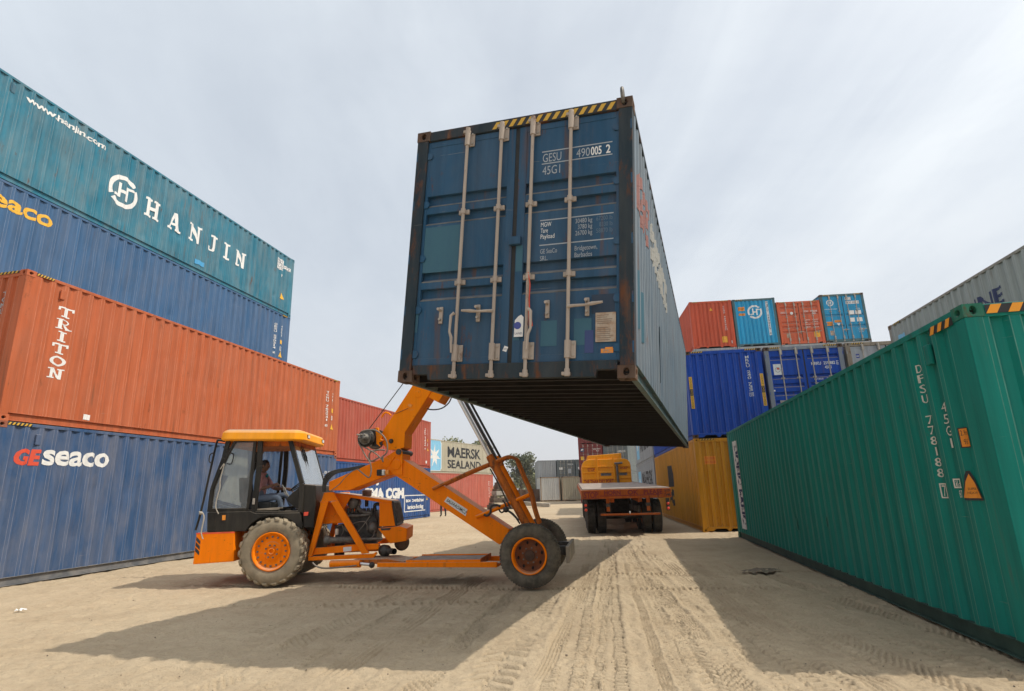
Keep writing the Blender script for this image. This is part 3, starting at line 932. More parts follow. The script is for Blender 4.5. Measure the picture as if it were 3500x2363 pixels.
container('shipping_container', 'mustard yellow container on the ground with an orange caution sticker on its end', (*Y0, 0), YY, HC, P_Y,
          left_decals=[(msc, BLACK)], near_decals=[([rect(.27, .62, 2.07, 2.33)], ORA), (fit_text('CAUTION', .30, .59, 2.23, 2.29) + fit_text('HIGH TRAILER', .28, .61, 2.11, 2.17), REDL)],
          stripe=[yb('near', .18, .62, HC, 5)])
cau = lambda s: [([rect(s - .045, s + .06, .97, 2.03)], YEL, 0.0), (vtext('CAUTION', s + .01, 2.0, 1.66, .06), BLACK, .003), ([rect(s - .04, s + .055, 1.40, 1.62)], BLACK, .003), (vtext('HIGH', s + .01, 1.6, 1.42, .05), YEL, .006), (vtext('CONTAINER', s + .01, 1.37, .98, .06), BLACK, .003)]
container('shipping_container', 'strong blue container numbered 240 733 with yellow caution strips, on the mustard yellow one', (*Y0, HC), YY, HC, P_B,
          near_decals=[(vtext('MRKU 240 733', 1.98, 2.66, 1.46, .10, .02, .12), WHITE), (frame_rect(1.92, 2.04, 1.30, 1.42, .012) + fit_text('9', 1.95, 2.01, 1.315, 1.405), WHITE)] + cau(.085) + cau(2.35),
          stripe=[yb('near', .18, .58, HC, 5), yb('near', 1.92, 2.28, HC, 5)], castmat=P_ACAST)
c1, c2 = col(Y0, YY, 1), col(Y0, YY, 2)
for p, la in ((c1, 'beside the mustard yellow one, behind the green one'), (c2, 'furthest right behind the green one in the yellow row')):
    container('shipping_container', HIDDEN, (*p, 0), YY, HC, P_GREYS, lod=2)
container('shipping_container', 'strong blue container with closed doors facing out, numbered 259 882', (*c1, HC), YY, HC, P_B, near='doors', frame=paint('grey_blue_frame', (.22, .25, .30), .2, .5, .2, .5, 31), doormat=P_B,
          near_decals=[([rect(.23, .47, 1.96, 2.32)], WHITE), (ring(.36, 2.13, .075, .083), NAVY, -.034), ([[(.33, 2.14), (.42, 2.13), (.40, 2.19), (.34, 2.2)]], REDL, -.033),
                       (fit_text('MRKU', 1.42, 1.72, 2.23, 2.33, .02), WHITE), (fit_text('259 882', 1.80, 2.15, 2.23, 2.33, .02), WHITE), (frame_rect(2.19, 2.28, 2.21, 2.34, .012) + fit_text('6', 2.215, 2.255, 2.235, 2.315), WHITE),
                       (fit_text('45G1', 1.82, 2.02, 2.09, 2.19, .02), WHITE), (fit_text('MAX.GROSS', 1.44, 1.72, 1.74, 1.79, .01) + fit_text('32,500 KG', 1.82, 2.12, 1.75, 1.80, .01) + fit_text('TARE', 1.44, 1.56, 1.60, 1.65, .01) + fit_text('71,650 LB', 1.82, 2.12, 1.66, 1.71, .01), WHITE),
                       ([rect(.30, .48, .95, 1.12)], STEEL), ([rect(.02, .19, 1.42, 1.47)], WHITE, -.02)],
          recs=(.10, .345, .45, .555, .66, .87), stripe=[yb('near', .18, .50, HC, 5), yb('near', 1.85, 2.26, HC, 6)], castmat=P_ACAST, levers=(1, -1, 1, -1))
container('shipping_container', 'cool grey container with closed doors, beside the blue doors and half behind the green container', (*c2, HC), YY, HC, P_B3, near='doors', recs=(.28, .36, .62, .70),
          frame=paint('rusty_grey_door_frame', (0.30, 0.25, 0.19), .2, .9, .2, .6, 32), doormat=P_B3, near_decals=[([rect(.28, .38, 2.38, 2.52)], TALB), ([rect(.29, .37, 2.43, 2.46)], WHITE, -.034)],
          stripe=[yb('near', .18, .55, HC, 5)])
RY = 1.4774; R0 = (10.669, 32.354); RZ = 9.173; HS = RZ / 3
for c in range(4):
    p = col(R0, RY, c, .055)
    for k in range(3):
        container('shipping_container', HIDDEN, (*p, HS * k), RY, HS, P_GREYS, lod=2)
container('shipping_container', 'rust red container with a blank corrugated end, beside the cyan one in the top row', (*R0, RZ), RY, HC, P_R1, lod=1,
          near_decals=[([tri_sign(1.23, 2.30, .18, .2)], YEL), (vtext('TCNU 403792', 1.97, 2.55, 1.2, .08, .02), WHITE), (frame_rect(1.92, 2.03, 1.06, 1.18, .015), WHITE), ([rect(1.69, 1.98, .32, .68)], YEL),
                       (fit_text('CAUTION', 1.72, 1.95, .58, .63) + fit_text('9.6', 1.74, 1.86, .44, .54) + fit_text('HIGH', 1.75, 1.92, .35, .40), REDL), ([rect(2.2, 2.24, .25, .42)], WHITE)],
          stripe=[yb('near', .18, .5, HC, 4), yb('near', 1.8, 2.25, HC, 5)])
p = col(R0, RY, 1, .055)
container('shipping_container', 'cyan blue container with a large white ring emblem on its doorless corrugated end', (*p, RZ), RY, HC, P_R2, lod=1,
          near_decals=[(hj_logo(1.23, 2.08, .42), WHITE), ([rect(.30, .66, 2.18, 2.42), rect(.30, .66, 1.88, 2.02)], ORA), (fit_text('HIGH', .34, .62, 2.26, 2.34) + fit_text('9.6', .4, .56, 1.91, 1.99), BLACK),
                       ([rect(1.90, 2.02, .62, 2.70)], WHITE), (vtext('HJCU 140015 4', 1.96, 2.68, .64, .085, .0), NAVY)],
          stripe=[yb('near', .18, .6, HC, 4)], frame=paint('rusty_teal_frame', (0.05, 0.14, 0.17), .2, .8, .2, .6, 33))
p = col(R0, RY, 2, .055)
container('shipping_container', 'salmon red container with closed doors, lower than the two cyan ones beside it', (*p, RZ), RY, ST, P_R3, lod=1, near='doors', recs=(.10, .28, .5, .62, .75),
          near_decals=[(fit_text('CAXCAR', .16, .54, 1.93, 1.99, .02), WHITE), ([rect(.14, .56, 1.89, 1.905)], WHITE), (ring(.80, 1.88, .0, .085), WHITE), (fit_text('TCNU', 1.5, 1.74, 1.90, 2.0, .02), WHITE), (fit_text('955510 8', 1.86, 2.33, 1.90, 2.0, .02), WHITE), (fit_text('45G1', 1.92, 2.14, 1.76, 1.86, .02), WHITE),
                       (fit_text('MAXGROSS', 1.46, 1.76, 1.39, 1.45) + fit_text('TARE', 1.46, 1.6, 1.25, 1.32) + fit_text('PAYLOAD', 1.46, 1.75, 1.12, 1.18) + fit_text('CUB.CAP', 1.46, 1.74, .96, 1.04) + fit_text('32500 KG', 1.9, 2.2, 1.40, 1.46) + fit_text('71650 LB', 1.9, 2.2, 1.28, 1.34) + fit_text('3820 KG', 1.9, 2.18, 1.12, 1.18) + fit_text('76.3 CUM', 1.9, 2.2, .96, 1.02), WHITE),
                       ([rect(1.88, 2.2, .38, .70)], YEL), (fit_text('CAUTION', 1.92, 2.16, .6, .66) + fit_text('9.6', 1.96, 2.1, .44, .56), REDL, -.033), ([rect(.35, .56, .40, .66)], PLATE)],
          right_decals=[], left_decals=[([rect(11.95, 12.05, .8, 2.3)], WHITE)], stripe=[yb('near', .2, .5, ST, 4), yb('near', 1.9, 2.25, ST, 4)])
p = col(R0, RY, 3, .055)
container('shipping_container', 'bright cyan container with closed doors and a small white ring emblem', (*p, RZ), RY, HC, P_R4, lod=1, near='doors', recs=(.44, .70), frame=paint('rusty_teal_frame'  , (0, 0, 0)), doormat=P_R4,
          near_decals=[(hj_logo(.53, 2.38, .2), WHITE), (fit_text('www.hanjin.com', .12, .86, 1.97, 2.04, .01), WHITE), ([rect(1.40, 1.72, 2.5, 2.68), rect(1.40, 2.14, 2.26, 2.44)], WHITE), (fit_text('HJCU', 1.43, 1.7, 2.53, 2.65) + fit_text('1430 837 0', 1.43, 2.12, 2.29, 2.41), NAVY, -.033),
                       (fit_text('US', 1.9, 2.0, 2.04, 2.14) + fit_text('4510', 1.9, 2.12, 1.9, 2.0), WHITE), ([rect(1.46, 1.78, 1.62, 1.86), rect(1.84, 2.16, 1.62, 1.86), rect(1.48, 1.74, 1.18, 1.42), rect(1.86, 2.16, 1.18, 1.42)], WHITE),
                       ([rect(.15, .52, 1.0, 1.24), rect(.62, .98, 1.18, 1.32)], ORA), (fit_text('2.9 HIGH', .18, .5, 1.06, 1.17) + fit_text('CAUTION', .66, .94, 1.22, 1.28), BLACK, -.033), ([[(.72, 1.12), (.92, 1.12), (.82, .98)]], WHITE), ([rect(.28, .48, .42, .70)], PLATE),
                       (fit_text('HANJIN', 1.86, 2.1, .74, .8) + fit_text('SHIPPING', 1.86, 2.16, .64, .70) + fit_text('CO.LTD.', 1.86, 2.12, .54, .60), WHITE)],
          stripe=[yb('near', .2, .6, HC, 5), yb('near', 1.9, 2.25, HC, 5)], castmat=P_ACAST)
# grey row beyond the yellow one
MG = (7.46, 31.25)
for k, lab in ((0, 'grey container with black lettering on the ground beyond the yellow one'), (1, 'grey container with black lettering on top of its twin beyond the yellow one')):
    container('shipping_container', lab, (*MG, HC * k), YY, HC, P_GREYS, lod=1,
              left_decals=[(fit_text('MAERSK', 4.4, 11.2, 1.45, 2.35, .03), BLACK), ([rect(1.2, 3.6, 1.0, 2.45)], SKYB), (star7(2.4, 1.75, .2, .55), WHITE), (fit_text('SEALAND', 4.4, 11.0, .35, 1.1, .02), BLACK)] if k == 0 else
              [(fit_text('MAERSK', 4.6, 11.4, .75, 1.9, .03), BLACK), ([rect(1.2, 3.6, .4, 2.3)], SKYB), (star7(2.4, 1.4, .2, .6), WHITE)])
# far cluster behind the truck
CY = 1.22; C0 = (6.45, 58.5)
dw = [(fit_text('TGHU 80714', 1.42, 2.25, 2.28, 2.4, .02) + fit_text('45G1', 1.8, 2.1, 2.1, 2.2, .02), WHITE), ([rect(.2, .6, 2.1, 2.5)], NAVY), ([[(.25, 2.2), (.55, 2.3), (.5, 2.42), (.3, 2.4)]], WHITE, -.03), ([rect(.2, .56, 1.3, 1.65)], YEL), ([tri_sign(.85, 1.3, .26, .28)], ORA)]
for k, lab in ((0, 'maroon container with white letters at ground level behind the truck cab'), (1, 'maroon container with closed doors, middle of the maroon stack'), (2, 'maroon container topmost of the maroon stack, partly behind the hanging container')):
    container('shipping_container', lab, (*C0, HC * k), CY, HC, P_MAROON, lod=1, near='doors' if k == 1 else 'wall', near_decals=dw if k == 1 else ([(fit_text('tex', .3, 1.3, 1.55, 2.1, .05), WHITE)] if k == 0 else [([rect(1.55, 2.0, .3, .7)], ORA)]))
c1 = col(C0, CY, 1)
for k, lab in ((0, 'slate grey container at ground level behind the orange truck cab'), (1, 'slate grey container with closed doors above the truck cab')):
    container('shipping_container', lab, (*c1, HC * k), CY, HC, P_SLATE, lod=1, near='doors' if k == 1 else 'wall',
              near_decals=[([rect(.3, .7, 1.5, 1.75)], WHITE), (fit_text('GESU 45', 1.4, 2.2, 1.9, 2.1, .02), WHITE)] if k == 1 else ())
WY = 1.02; W0 = V2R((12.15, 66.0), WY, WD)
for k, lab, pm, dec in ((0, 'off white container with black lettering at ground level beside the truck cab', P_WHITE, [(fit_text('MAERSK', 2.0, 7.5, 1.5, 2.2, .03), BLACK)]),
                        (1, 'off white container with a blue and orange square logo beyond the truck cab', P_WHITE, [([rect(1.6, 2.7, 1.05, 2.25)], TALB), ([rect(2.7, 4.3, 1.05, 2.25)], TALO), (fit_text('tal', 1.8, 4.1, 1.3, 2.0, .05), WHITE), (fit_text('tex', 2.8, 3.8, .5, .75, .03), WHITE)]),
                        (2, 'red container above the off white one with the logo', P_K0, [])):
    container('shipping_container', lab, (*W0, HC * k), WY, HC, pm, lod=1, right_decals=dec)
# far grey group left of the truck
DY = R(92)
for x, y, z, pm, lab, nd in ((3.0, 71.5, 0, P_WHITE, 'pale rust streaked container on the ground, left one of the far pair', 'wall'), (5.62, 71.5, 0, P_BEIGE, 'beige rust streaked container on the ground, right one of the far pair', 'wall')):
    container('shipping_container', lab, (x, y, z), DY, HC, pm, lod=1, L=6.06, castmat=P_ACAST, frame=paint('rust_streaked_frame', (0.36, 0.27, 0.18), .2, .8, .2, .6, 34))
container('shipping_container', 'zinc grey container with a blank end behind the pale far pair', (3.05, 78.2, 2.35), DY, HC, P_GREYS, lod=1, L=6.06)
container('shipping_container', HIDDEN, (3.05, 78.2, 0), DY, 2.35, P_GREYS, lod=2, L=6.06)
dk = [([rect(.3, .75, 1.6, 1.9)], WHITE), ([rect(1.5, 1.9, 1.1, 1.7)], GREYW), (fit_text('TOLU 22', 1.45, 2.2, 2.2, 2.35, .02), WHITE)]
container('shipping_container', 'slate grey container with doors closed, left one behind the far pair', (5.62, 78.2, 2.35), DY, HC, P_SLATE, lod=1, L=6.06, near='doors', near_decals=dk)
container('shipping_container', HIDDEN, (5.62, 78.2, 0), DY, 2.35, P_SLATE, lod=2, L=6.06)
container('shipping_container', 'slate grey container with doors closed, right one beside the maroon stack', (8.15, 78.2, 2.35), DY, HC, P_SLATE, lod=1, L=6.06, near='doors', near_decals=dk)
container('shipping_container', HIDDEN, (8.15, 78.2, 0), DY, 2.35, P_SLATE, lod=2, L=6.06)

# --- the hanging container --------------------------------------------------
curve0 = lambda p: [Vector(q) for q in p]
A_POS, A_YAW, A_PIT, A_ROL = (-1.202, 5.808, 2.553), 1.2448, -0.0071, 0.0702
ln = lambda s0, s1, ta, tb, w=.012: [[(s0, ta), (s1, tb), (s1, tb + w), (s0, ta + w)]]
GREY3 = letter('ghost_lettering', (0.10, 0.15, 0.21), .5, 21)
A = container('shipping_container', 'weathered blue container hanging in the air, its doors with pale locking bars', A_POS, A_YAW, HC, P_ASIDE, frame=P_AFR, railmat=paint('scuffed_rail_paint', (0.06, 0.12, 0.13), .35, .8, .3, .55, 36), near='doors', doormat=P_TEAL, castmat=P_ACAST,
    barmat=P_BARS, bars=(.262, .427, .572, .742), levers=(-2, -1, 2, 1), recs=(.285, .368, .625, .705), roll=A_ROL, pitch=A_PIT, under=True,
    near_decals=[(ln(1.49, 2.23, 2.425, 2.425) + ln(1.49, 2.23, 2.285, 2.285) + ln(1.49, 2.24, 1.645, 1.645) + ln(1.49, 2.24, 1.375, 1.375), GREYW),
        (fit_text('GESU', 1.50, 1.70, 2.31, 2.405, .0), GREYW), (fit_text('490', 1.86, 2.0, 2.31, 2.405, .0), GREYW), (fit_text('005', 2.01, 2.12, 2.31, 2.405, .02) + fit_text('2', 2.165, 2.21, 2.31, 2.405, .02), WHITE), (fit_text('45G1', 1.50, 1.69, 2.165, 2.26, .0), GREYW),
        (fit_text('MGW', 1.50, 1.61, 1.58, 1.628), WHITE), (fit_text('Tare', 1.50, 1.575, 1.515, 1.563), WHITE), (fit_text('Payload', 1.50, 1.645, 1.45, 1.498), WHITE),
        (fit_text('30480 kg', 1.86, 2.03, 1.58, 1.628), GREYW), (fit_text('3780 kg', 1.885, 2.03, 1.515, 1.563), GREYW), (fit_text('26700 kg', 1.86, 2.03, 1.45, 1.498), GREYW),
        (fit_text('67200 lb', 2.07, 2.23, 1.585, 1.63), GREY3), (fit_text('8330 lb', 2.10, 2.23, 1.52, 1.565), GREY3), (fit_text('58870 lb', 2.07, 2.23, 1.455, 1.50), GREY3),
        (fit_text('GE SeaCo', 1.50, 1.675, 1.29, 1.338), GREYW), (fit_text('SRL.', 1.50, 1.58, 1.215, 1.263), GREYW), (fit_text('Bridgetown,', 1.855, 2.08, 1.29, 1.338), GREYW), (fit_text('Barbados', 1.855, 2.03, 1.22, 1.268), GREYW),
        ([rect(.175, .62, 1.19, 1.715)], P_PATCH), ([rect(.09, .17, .53, .80)], P_PATCH, -.03), ([rect(1.53, 1.69, .33, .585)], P_PATCH), ([rect(1.86, 2.03, .33, .59)], P_PATCH), ([rect(1.965, 2.05, .25, .47)], P_PATCH3, -.0345), ([rect(2.03, 2.25, .63, .82)], P_PATCH2),
        ([rect(1.245, 1.315, 1.12, 1.40)], P_PATCH, -.03), ([rect(1.245, 1.31, .40, .46)], P_PATCH, -.03),
        ([[(1.26, .43), (1.355, .43), (1.355, .63), (1.33, .655), (1.30, .64), (1.265, .60)]], WHITE, -.012), (ring(1.295, .545, 0, .038, n=16), TALB, -.010), (fit_text('LAND', 1.27, 1.345, .455, .475), NAVY, -.010),
        ([rect(2.12, 2.235, .235, .285), rect(2.16, 2.235, .285, .30)], ORA), (fit_text('IMC', 2.14, 2.22, .25, .28), CREAM, -.033),
        ([[(1.14, .30), (1.18, .285), (1.20, .335), (1.16, .35)]], WHITE, -.03), (fit_text('HAMBU', 1.153, 1.188, .31, .322), NAVY, -.027)],
    right_decals=[(fit_text('GE', .38, 1.62, 1.80, 2.40, .05, .1), FADERED), (fit_text('seaco', 1.80, 4.6, 1.82, 2.38, .028, 0, False), CREAM), ([rect(.33, .50, .58, 1.2), rect(.72, .80, .5, 1.05)], P_PATCH), ([rect(2.8, 2.95, .4, 1.2)], P_PATCH)],
    stripe=[('near', .92, 2.27, HC - .115, HC - .035, 14, YELS, BLKS, -.006)])
leaf_r = [c for c in A.children if c.name.startswith('door')][-1]
mb = MB(); mb.box(.022, .030, -2.262, -2.07, .35, .635, PLATE)
for k in range(13):
    if k == 7: continue
    decal(mb, [rect(2.085, 2.085 + random.uniform(.09, .16), .365 + k * .02, .371 + k * .02)], 'near', L40, letter('plate_engraving', (0.2, 0.15, 0.11), .3, 22), None, -.022)
mb.build('safety_plate', leaf_r)
mb = MB(); mb.box(-.02, .035, -1.30, -1.17, 1.40, 1.49, P_TEAL); mb.build('centre_latch', leaf_r, bevel=.008)
mb = MB(); mb.tube(curve0([(-.03, -1.40, 1.08), (-.035, -1.425, .95), (-.03, -1.42, .80), (-.04, -1.43, .68)]), .006, REDL, 5); mb.tube([(-.04, -1.43, .68), (-.04, -1.45, .52)], [.012, .02], REDL, 6); mb.build('frayed_rope', leaf_r)
# ------------------------------------------------------------------ the yard crane
ORG = paint('crane_orange_paint', (1.0, 0.232, 0.0), .02, .25, .0, .5, 40, chip=.6, lie=.45, dkf=.9, spec=.1)
ORGY = paint('crane_boom_yellow_orange', (1.0, 0.270, 0.0), .012, .25, .0, .5, 41, chip=.35, lie=.4, dkf=.9, spec=.1)
ORGR = paint('rusted_orange_paint', (0.58, 0.145, 0.012), .12, 1.2, .1, .65, 42, chip=1.2, lie=.7)
CABK = paint('black_cab_paint', (0.012, 0.012, 0.011), .12, .15, .05, .35, 43)
ROOFP = paint('cab_roof_orange', (0.95, 0.36, 0.006), .12, .04, .05, .5, 44, lie=.7, dkf=.9, spec=.15)
IRON = plain('oily_black_iron', (0.028, 0.026, 0.024), .5, .3, .5, 9, .3, (0.09, 0.08, 0.07))
IRON2 = plain('grey_cast_iron', (0.12, 0.115, 0.105), .55, .4, .4, 12, .3, (0.22, 0.2, 0.17))
CHROME = plain('chrome_rod', (0.72, 0.70, 0.68), .30, .55, .05)
TYRE = plain('dusty_tyre', (0.075, 0.065, 0.048), .9, 0, .4, 6, .25, (0.17, 0.14, 0.10))
TYRED = plain('sand_caked_tyre', (0.25, 0.205, 0.14), .95, 0, .25, 5, .2, (0.35, 0.285, 0.195))
HOSE = plain('hydraulic_hose', (0.03, 0.028, 0.026), .5, 0, .3)
HOSEG = plain('dusty_hose', (0.20, 0.17, 0.14), .6, 0, .3)
ROPE = plain('white_rope', (0.38, 0.34, 0.28), .9)
GLS = glass('dusty_window_glass', (0.90, 0.95, 0.97), .22)
LAMPG = plain('lamp_glass', (0.75, 0.75, 0.72), .1)
AMB = plain('amber_lens', (0.85, 0.28, 0.02), .25)
REDLENS = plain('red_lens', (0.75, 0.07, 0.03), .3)
WOODP = plain('worn_plank', (0.25, 0.21, 0.16), .85, 0, .35, 5, .3)

RF = Frame((-4.09, 9.97), 4.0)
FF = Frame((0.15, 9.06), -9.0)
z1 = lambda a, b: (640 + a * .38226, 1440 + b * .38226)
z2 = lambda a, b: (1000 + a * .3187, 1500 + b * .3187)
z3 = lambda a, b: (1200 + a * .28686, 1300 + b * .28686)
z4 = lambda a, b: (1500 + a * .35063, 1500 + b * .35063)
z5 = lambda a, b: (840 + a * .20393, 1480 + b * .20393)

crane = thing('yard_crane', 'orange yard crane with black cab and raised boom, lifting the weathered blue container', 'crane', (-2.0, 10.0, 0))
CO = Vector(crane.location)
def cb(mb, name, parent=None, bevel=.006):
    return mb.build(name, parent or crane, origin=CO, bevel=bevel)

def outl(F, cv, pts, b):
    return [F.az(*cv(*p), b) for p in pts]
def plate(mb, F, cv, pts, b0, b1, mat):
    az = outl(F, cv, pts, b0)
    mb.prism([F.P(a, b0, z) for a, z in az], F.n * (b1 - b0), mat)
    return az
def plates(mb, F, az, b0, b1, mat):
    mb.prism([F.P(a, b0, z) for a, z in az], F.n * (b1 - b0), mat)
def bar(mb, F, a0, a1, b, w, mat, d=None):
    """square bar between two (a,z) points at depth b"""
    p, q = Vector((a0[0], a0[1])), Vector((a1[0], a1[1])); t = (q - p).normalized(); n = Vector((-t.y, t.x)) * w / 2
    plates(mb, F, [tuple(p + n), tuple(q + n), tuple(q - n), tuple(p - n)], b, b + (d or w), mat)
def ptube(mb, F, cv, pts, b, r, mat, n=7, smooth=3):
    P3 = [F.at(*cv(*p[:2]), p[2] if len(p) > 2 else b) for p in pts]
    mb.tube(curve(P3, smooth), r, mat, n)
def curve(P, k=4):
    if k <= 1 or len(P) < 3: return P
    out = []
    for i in range(len(P) - 1):
        p0, p1, p2, p3 = P[max(i - 1, 0)], P[i], P[i + 1], P[min(i + 2, len(P) - 1)]
        for j in range(k):
            t = j / k
            out.append(0.5 * ((2 * p1) + (p2 - p0) * t + (2 * p0 - 5 * p1 + 4 * p2 - p3) * t * t + (3 * p1 - p0 - 3 * p2 + p3) * t ** 3))
    out.append(P[-1]); return out

def wheel(F, a, b, z, rad, rimr, width, tmat, rmat, lug, parent, face=1, bolts=(16, 8), deep=False, org=None):
    """face=1: outer side towards the photographer (b), -1: towards the far side"""
    n = F.n * face; c = F.P(a, b, z)
    w = width; r = rad - (.020 if lug else .012)
    m = MB()
    prof = [(.05, rimr), (.015, rimr + .01), (0, rimr + .05), (-.004, r * .80), (.008, r * .90), (.035, r * .975), (.07, r), (w - .07, r), (w - .035, r * .975), (w - .008, r * .9), (w, rimr + .05), (w - .05, rimr)]
    m.lathe(c, n, prof, tmat, 48)
    ax, ay = Vector(F.t), Vector((0, 0, 1))
    def pt(th, d, rr): return c + n * d + (ax * math.cos(th) + ay * math.sin(th)) * rr
    if lug:
        N = 22
        for side in (0, 1):
            for i in range(N):
                th = 2 * math.pi * (i + .5 * side) / N
                d0, d1 = (.0, w * .54) if side == 0 else (w, w * .46)
                sk = .20; hw = .066
                vs = []
                for dd, tt in ((d0, th), (d0 + (d1 - d0) * .2, th + sk * .25), (d1, th + sk)):
                    ri = r * (.93 if dd == d0 else .97); ro = rad * (.945 if dd == d0 else 1.0)
                    for rr_, hh in ((ri, hw * 1.15), (ro, hw * .95)):
                        vs += [pt(tt - hh, dd, rr_), pt(tt + hh, dd, rr_)]
                fs = []
                for k in (0, 4): fs += [(k, k + 4, k + 5, k + 1), (k + 2, k + 3, k + 7, k + 6), (k, k + 2, k + 6, k + 4), (k + 1, k + 5, k + 7, k + 3)]
                fs += [(0, 1, 3, 2), (8, 10, 11, 9)]
                m.add(vs, fs, tmat)
    else:
        N = 64
        for i in range(N):
            th = 2 * math.pi * i / N; hw = .030
            for d0, d1 in ((.03, w * .30), (w * .34, w * .66), (w * .70, w - .03)):
                vs = []
                for dd in (d0, d1):
                    e = .97 if dd in (.03, w - .03) else 1.0
                    for rr_ in (r * .96, rad * e): vs += [pt(th - hw, dd, rr_), pt(th + hw, dd, rr_)]
                m.add(vs, [(0, 1, 3, 2), (4, 6, 7, 5), (2, 3, 7, 6), (0, 2, 6, 4), (1, 5, 7, 3)], tmat)
    hub = bpy.data.objects.new('wheel', None); COL.objects.link(hub); hub.parent = parent; hub.empty_display_size = .2
    og = org if org is not None else Vector(parent.location)
    hub.location = c - og
    m.build('tyre', hub, loc=(0, 0, 0), origin=c)
    q = MB()
    if deep:
        prof = [(.05, rimr + .005), (.0, rimr + .005), (-.004, rimr - .010), (.02, rimr - .024), (w * .5, rimr - .030)]
        q.lathe(c, n, prof, ORG, 40)
        q.lathe(c, n, [(w * .5, rimr - .03), (w * .56, rimr - .07), (w * .46, rimr * .55), (w * .38, rimr * .46), (w * .37, .075)], plain('rusty_shaded_disc', (.38, .105, .012), .75, 0, .45, 9, .2, (.12, .05, .025)), 40)  # disc colour holds both rust and the shade of the deep dish
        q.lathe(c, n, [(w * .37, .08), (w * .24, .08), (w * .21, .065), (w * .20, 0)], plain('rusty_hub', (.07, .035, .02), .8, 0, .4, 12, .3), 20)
        for i in range(8):
            th = 2 * math.pi * (i + .25) / 8
            q.ball(pt(th, w * .505, rimr * .70), .018, .018, .026, DARK, 8)
            q.tube([pt(th + .3, w * .32, rimr * .42), pt(th + .3, w * .44, rimr * .42)], .013, IRON2, 6)
    else:
        prof = [(.05, rimr + .005), (.0, rimr + .005), (-.004, rimr - .01), (.025, rimr - .03), (.06, rimr - .045), (.062, rimr * .52), (.045, rimr * .48), (.045, rimr * .22), (.06, rimr * .18), (.06, 0)]
        q.lathe(c, n, prof, rmat, 44)
        for i in range(bolts[0]):
            th = 2 * math.pi * i / bolts[0]
            q.tube([pt(th, .075, rimr * .76), pt(th, .035, rimr * .76)], [.014, .017], IRON2, 6)
        for i in range(bolts[1]):
            th = 2 * math.pi * (i + .4) / bolts[1]
            q.tube([pt(th, .06, rimr * .33), pt(th, .015, rimr * .33)], .014, IRON2, 6)
        q.lathe(c, n, [(.045, rimr * .2), (.02, rimr * .17), (.02, 0.04), (.05, .03), (.05, 0)], rmat, 16)
    q.build('rim', hub, loc=(0, 0, 0), origin=c)
    return hub

# wheels
wheel(RF, -.02, 0, .545, .548, .305, .40, TYRED, ORG, True, crane)
wheel(RF, -.02, 1.86, .545, .548, .305, .40, TYRED, ORG, True, crane, -1)
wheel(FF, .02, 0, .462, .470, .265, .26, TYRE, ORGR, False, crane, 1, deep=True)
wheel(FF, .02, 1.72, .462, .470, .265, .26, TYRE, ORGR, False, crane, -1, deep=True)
m = MB(); m.tube([RF.P(-.02, .3, .545), RF.P(-.02, 1.6, .545)], .11, IRON, 12); m.ball(RF.P(-.02, .93, .545), .2, .2, .2, IRON); cb(m, 'axle')
m = MB(); m.tube([FF.P(.02, .15, .462), FF.P(.02, 1.6, .462)], .08, ORG, 12); cb(m, 'axle')

# rear ballast box
m = MB()
az = outl(RF, z1, [(80, 1000), (425, 985), (415, 1255), (48, 1282)], .12)
plates(m, RF, az, .12, 1.72, ORG)
(a0, zt), (a1, _), (_, zb), _ = az
bx = cb(m, 'ballast_box', bevel=.015)
m = MB()
for k in range(3):
    zz0 = zt - .06 - k * .085
    m.add([RF.P(a0 + .012, .117, zz0), RF.P(a0 + .012, .117, zz0 - .06), RF.P(a0 + .085, .117, zz0 - .13), RF.P(a0 + .085, .117, zz0 - .07)], [(0, 1, 2, 3)], BLACK)
cb(m, 'warning_stripe', bx, 0)
m = MB(); m.prism([RF.P(a0, .118, zt), RF.P(a1, .118, zt), RF.P(a1, .118, zt - .02), RF.P(a0, .118, zt - .02)], RF.n * .01, REDLENS); cb(m, 'red_edge_strip', bx, 0)
m = MB(); plates(m, RF, [(a1, zb + .1), (a1 + .55, zb + .12), (a1 + .55, zt), (a1, zt)], .45, 1.4, ORGR); cb(m, 'rear_frame')

# lower black cab body with wheel arch
m = MB()
az = outl(RF, z1, [(178, 815), (560, 805), (612, 825), (1005, 818), (1030, 958), (1000, 960), (930, 890), (830, 850), (740, 845), (640, 870), (570, 920), (520, 985), (175, 992)], .12)
plates(m, RF, az, .12, .30, CABK)
lo = outl(RF, z1, [(178, 830), (1005, 830), (1030, 958), (560, 958), (520, 985), (175, 992)], .30)
plates(m, RF, lo, .301, 1.44, CABK)
plates(m, RF, az, 1.441, 1.62, CABK)
cb(m, 'cab_body', bevel=.012)
m = MB(); A2 = outl(RF, z1, [(1022, 562), (1150, 572), (1150, 720), (1130, 955), (1035, 955)], .18); plates(m, RF, A2, .18, 1.42, CABK); cb(m, 'scuttle', bevel=.02)
m = MB(); plate(m, RF, z1, [(312, 842), (342, 840), (340, 885), (310, 887)], .112, .12, AMB); cb(m, 'side_marker', None, .003)
m = MB(); plate(m, RF, z1, [(1042, 815), (1080, 812), (1078, 845), (1040, 848)], .14, .17, REDLENS); cb(m, 'indicator_light', None, .004)

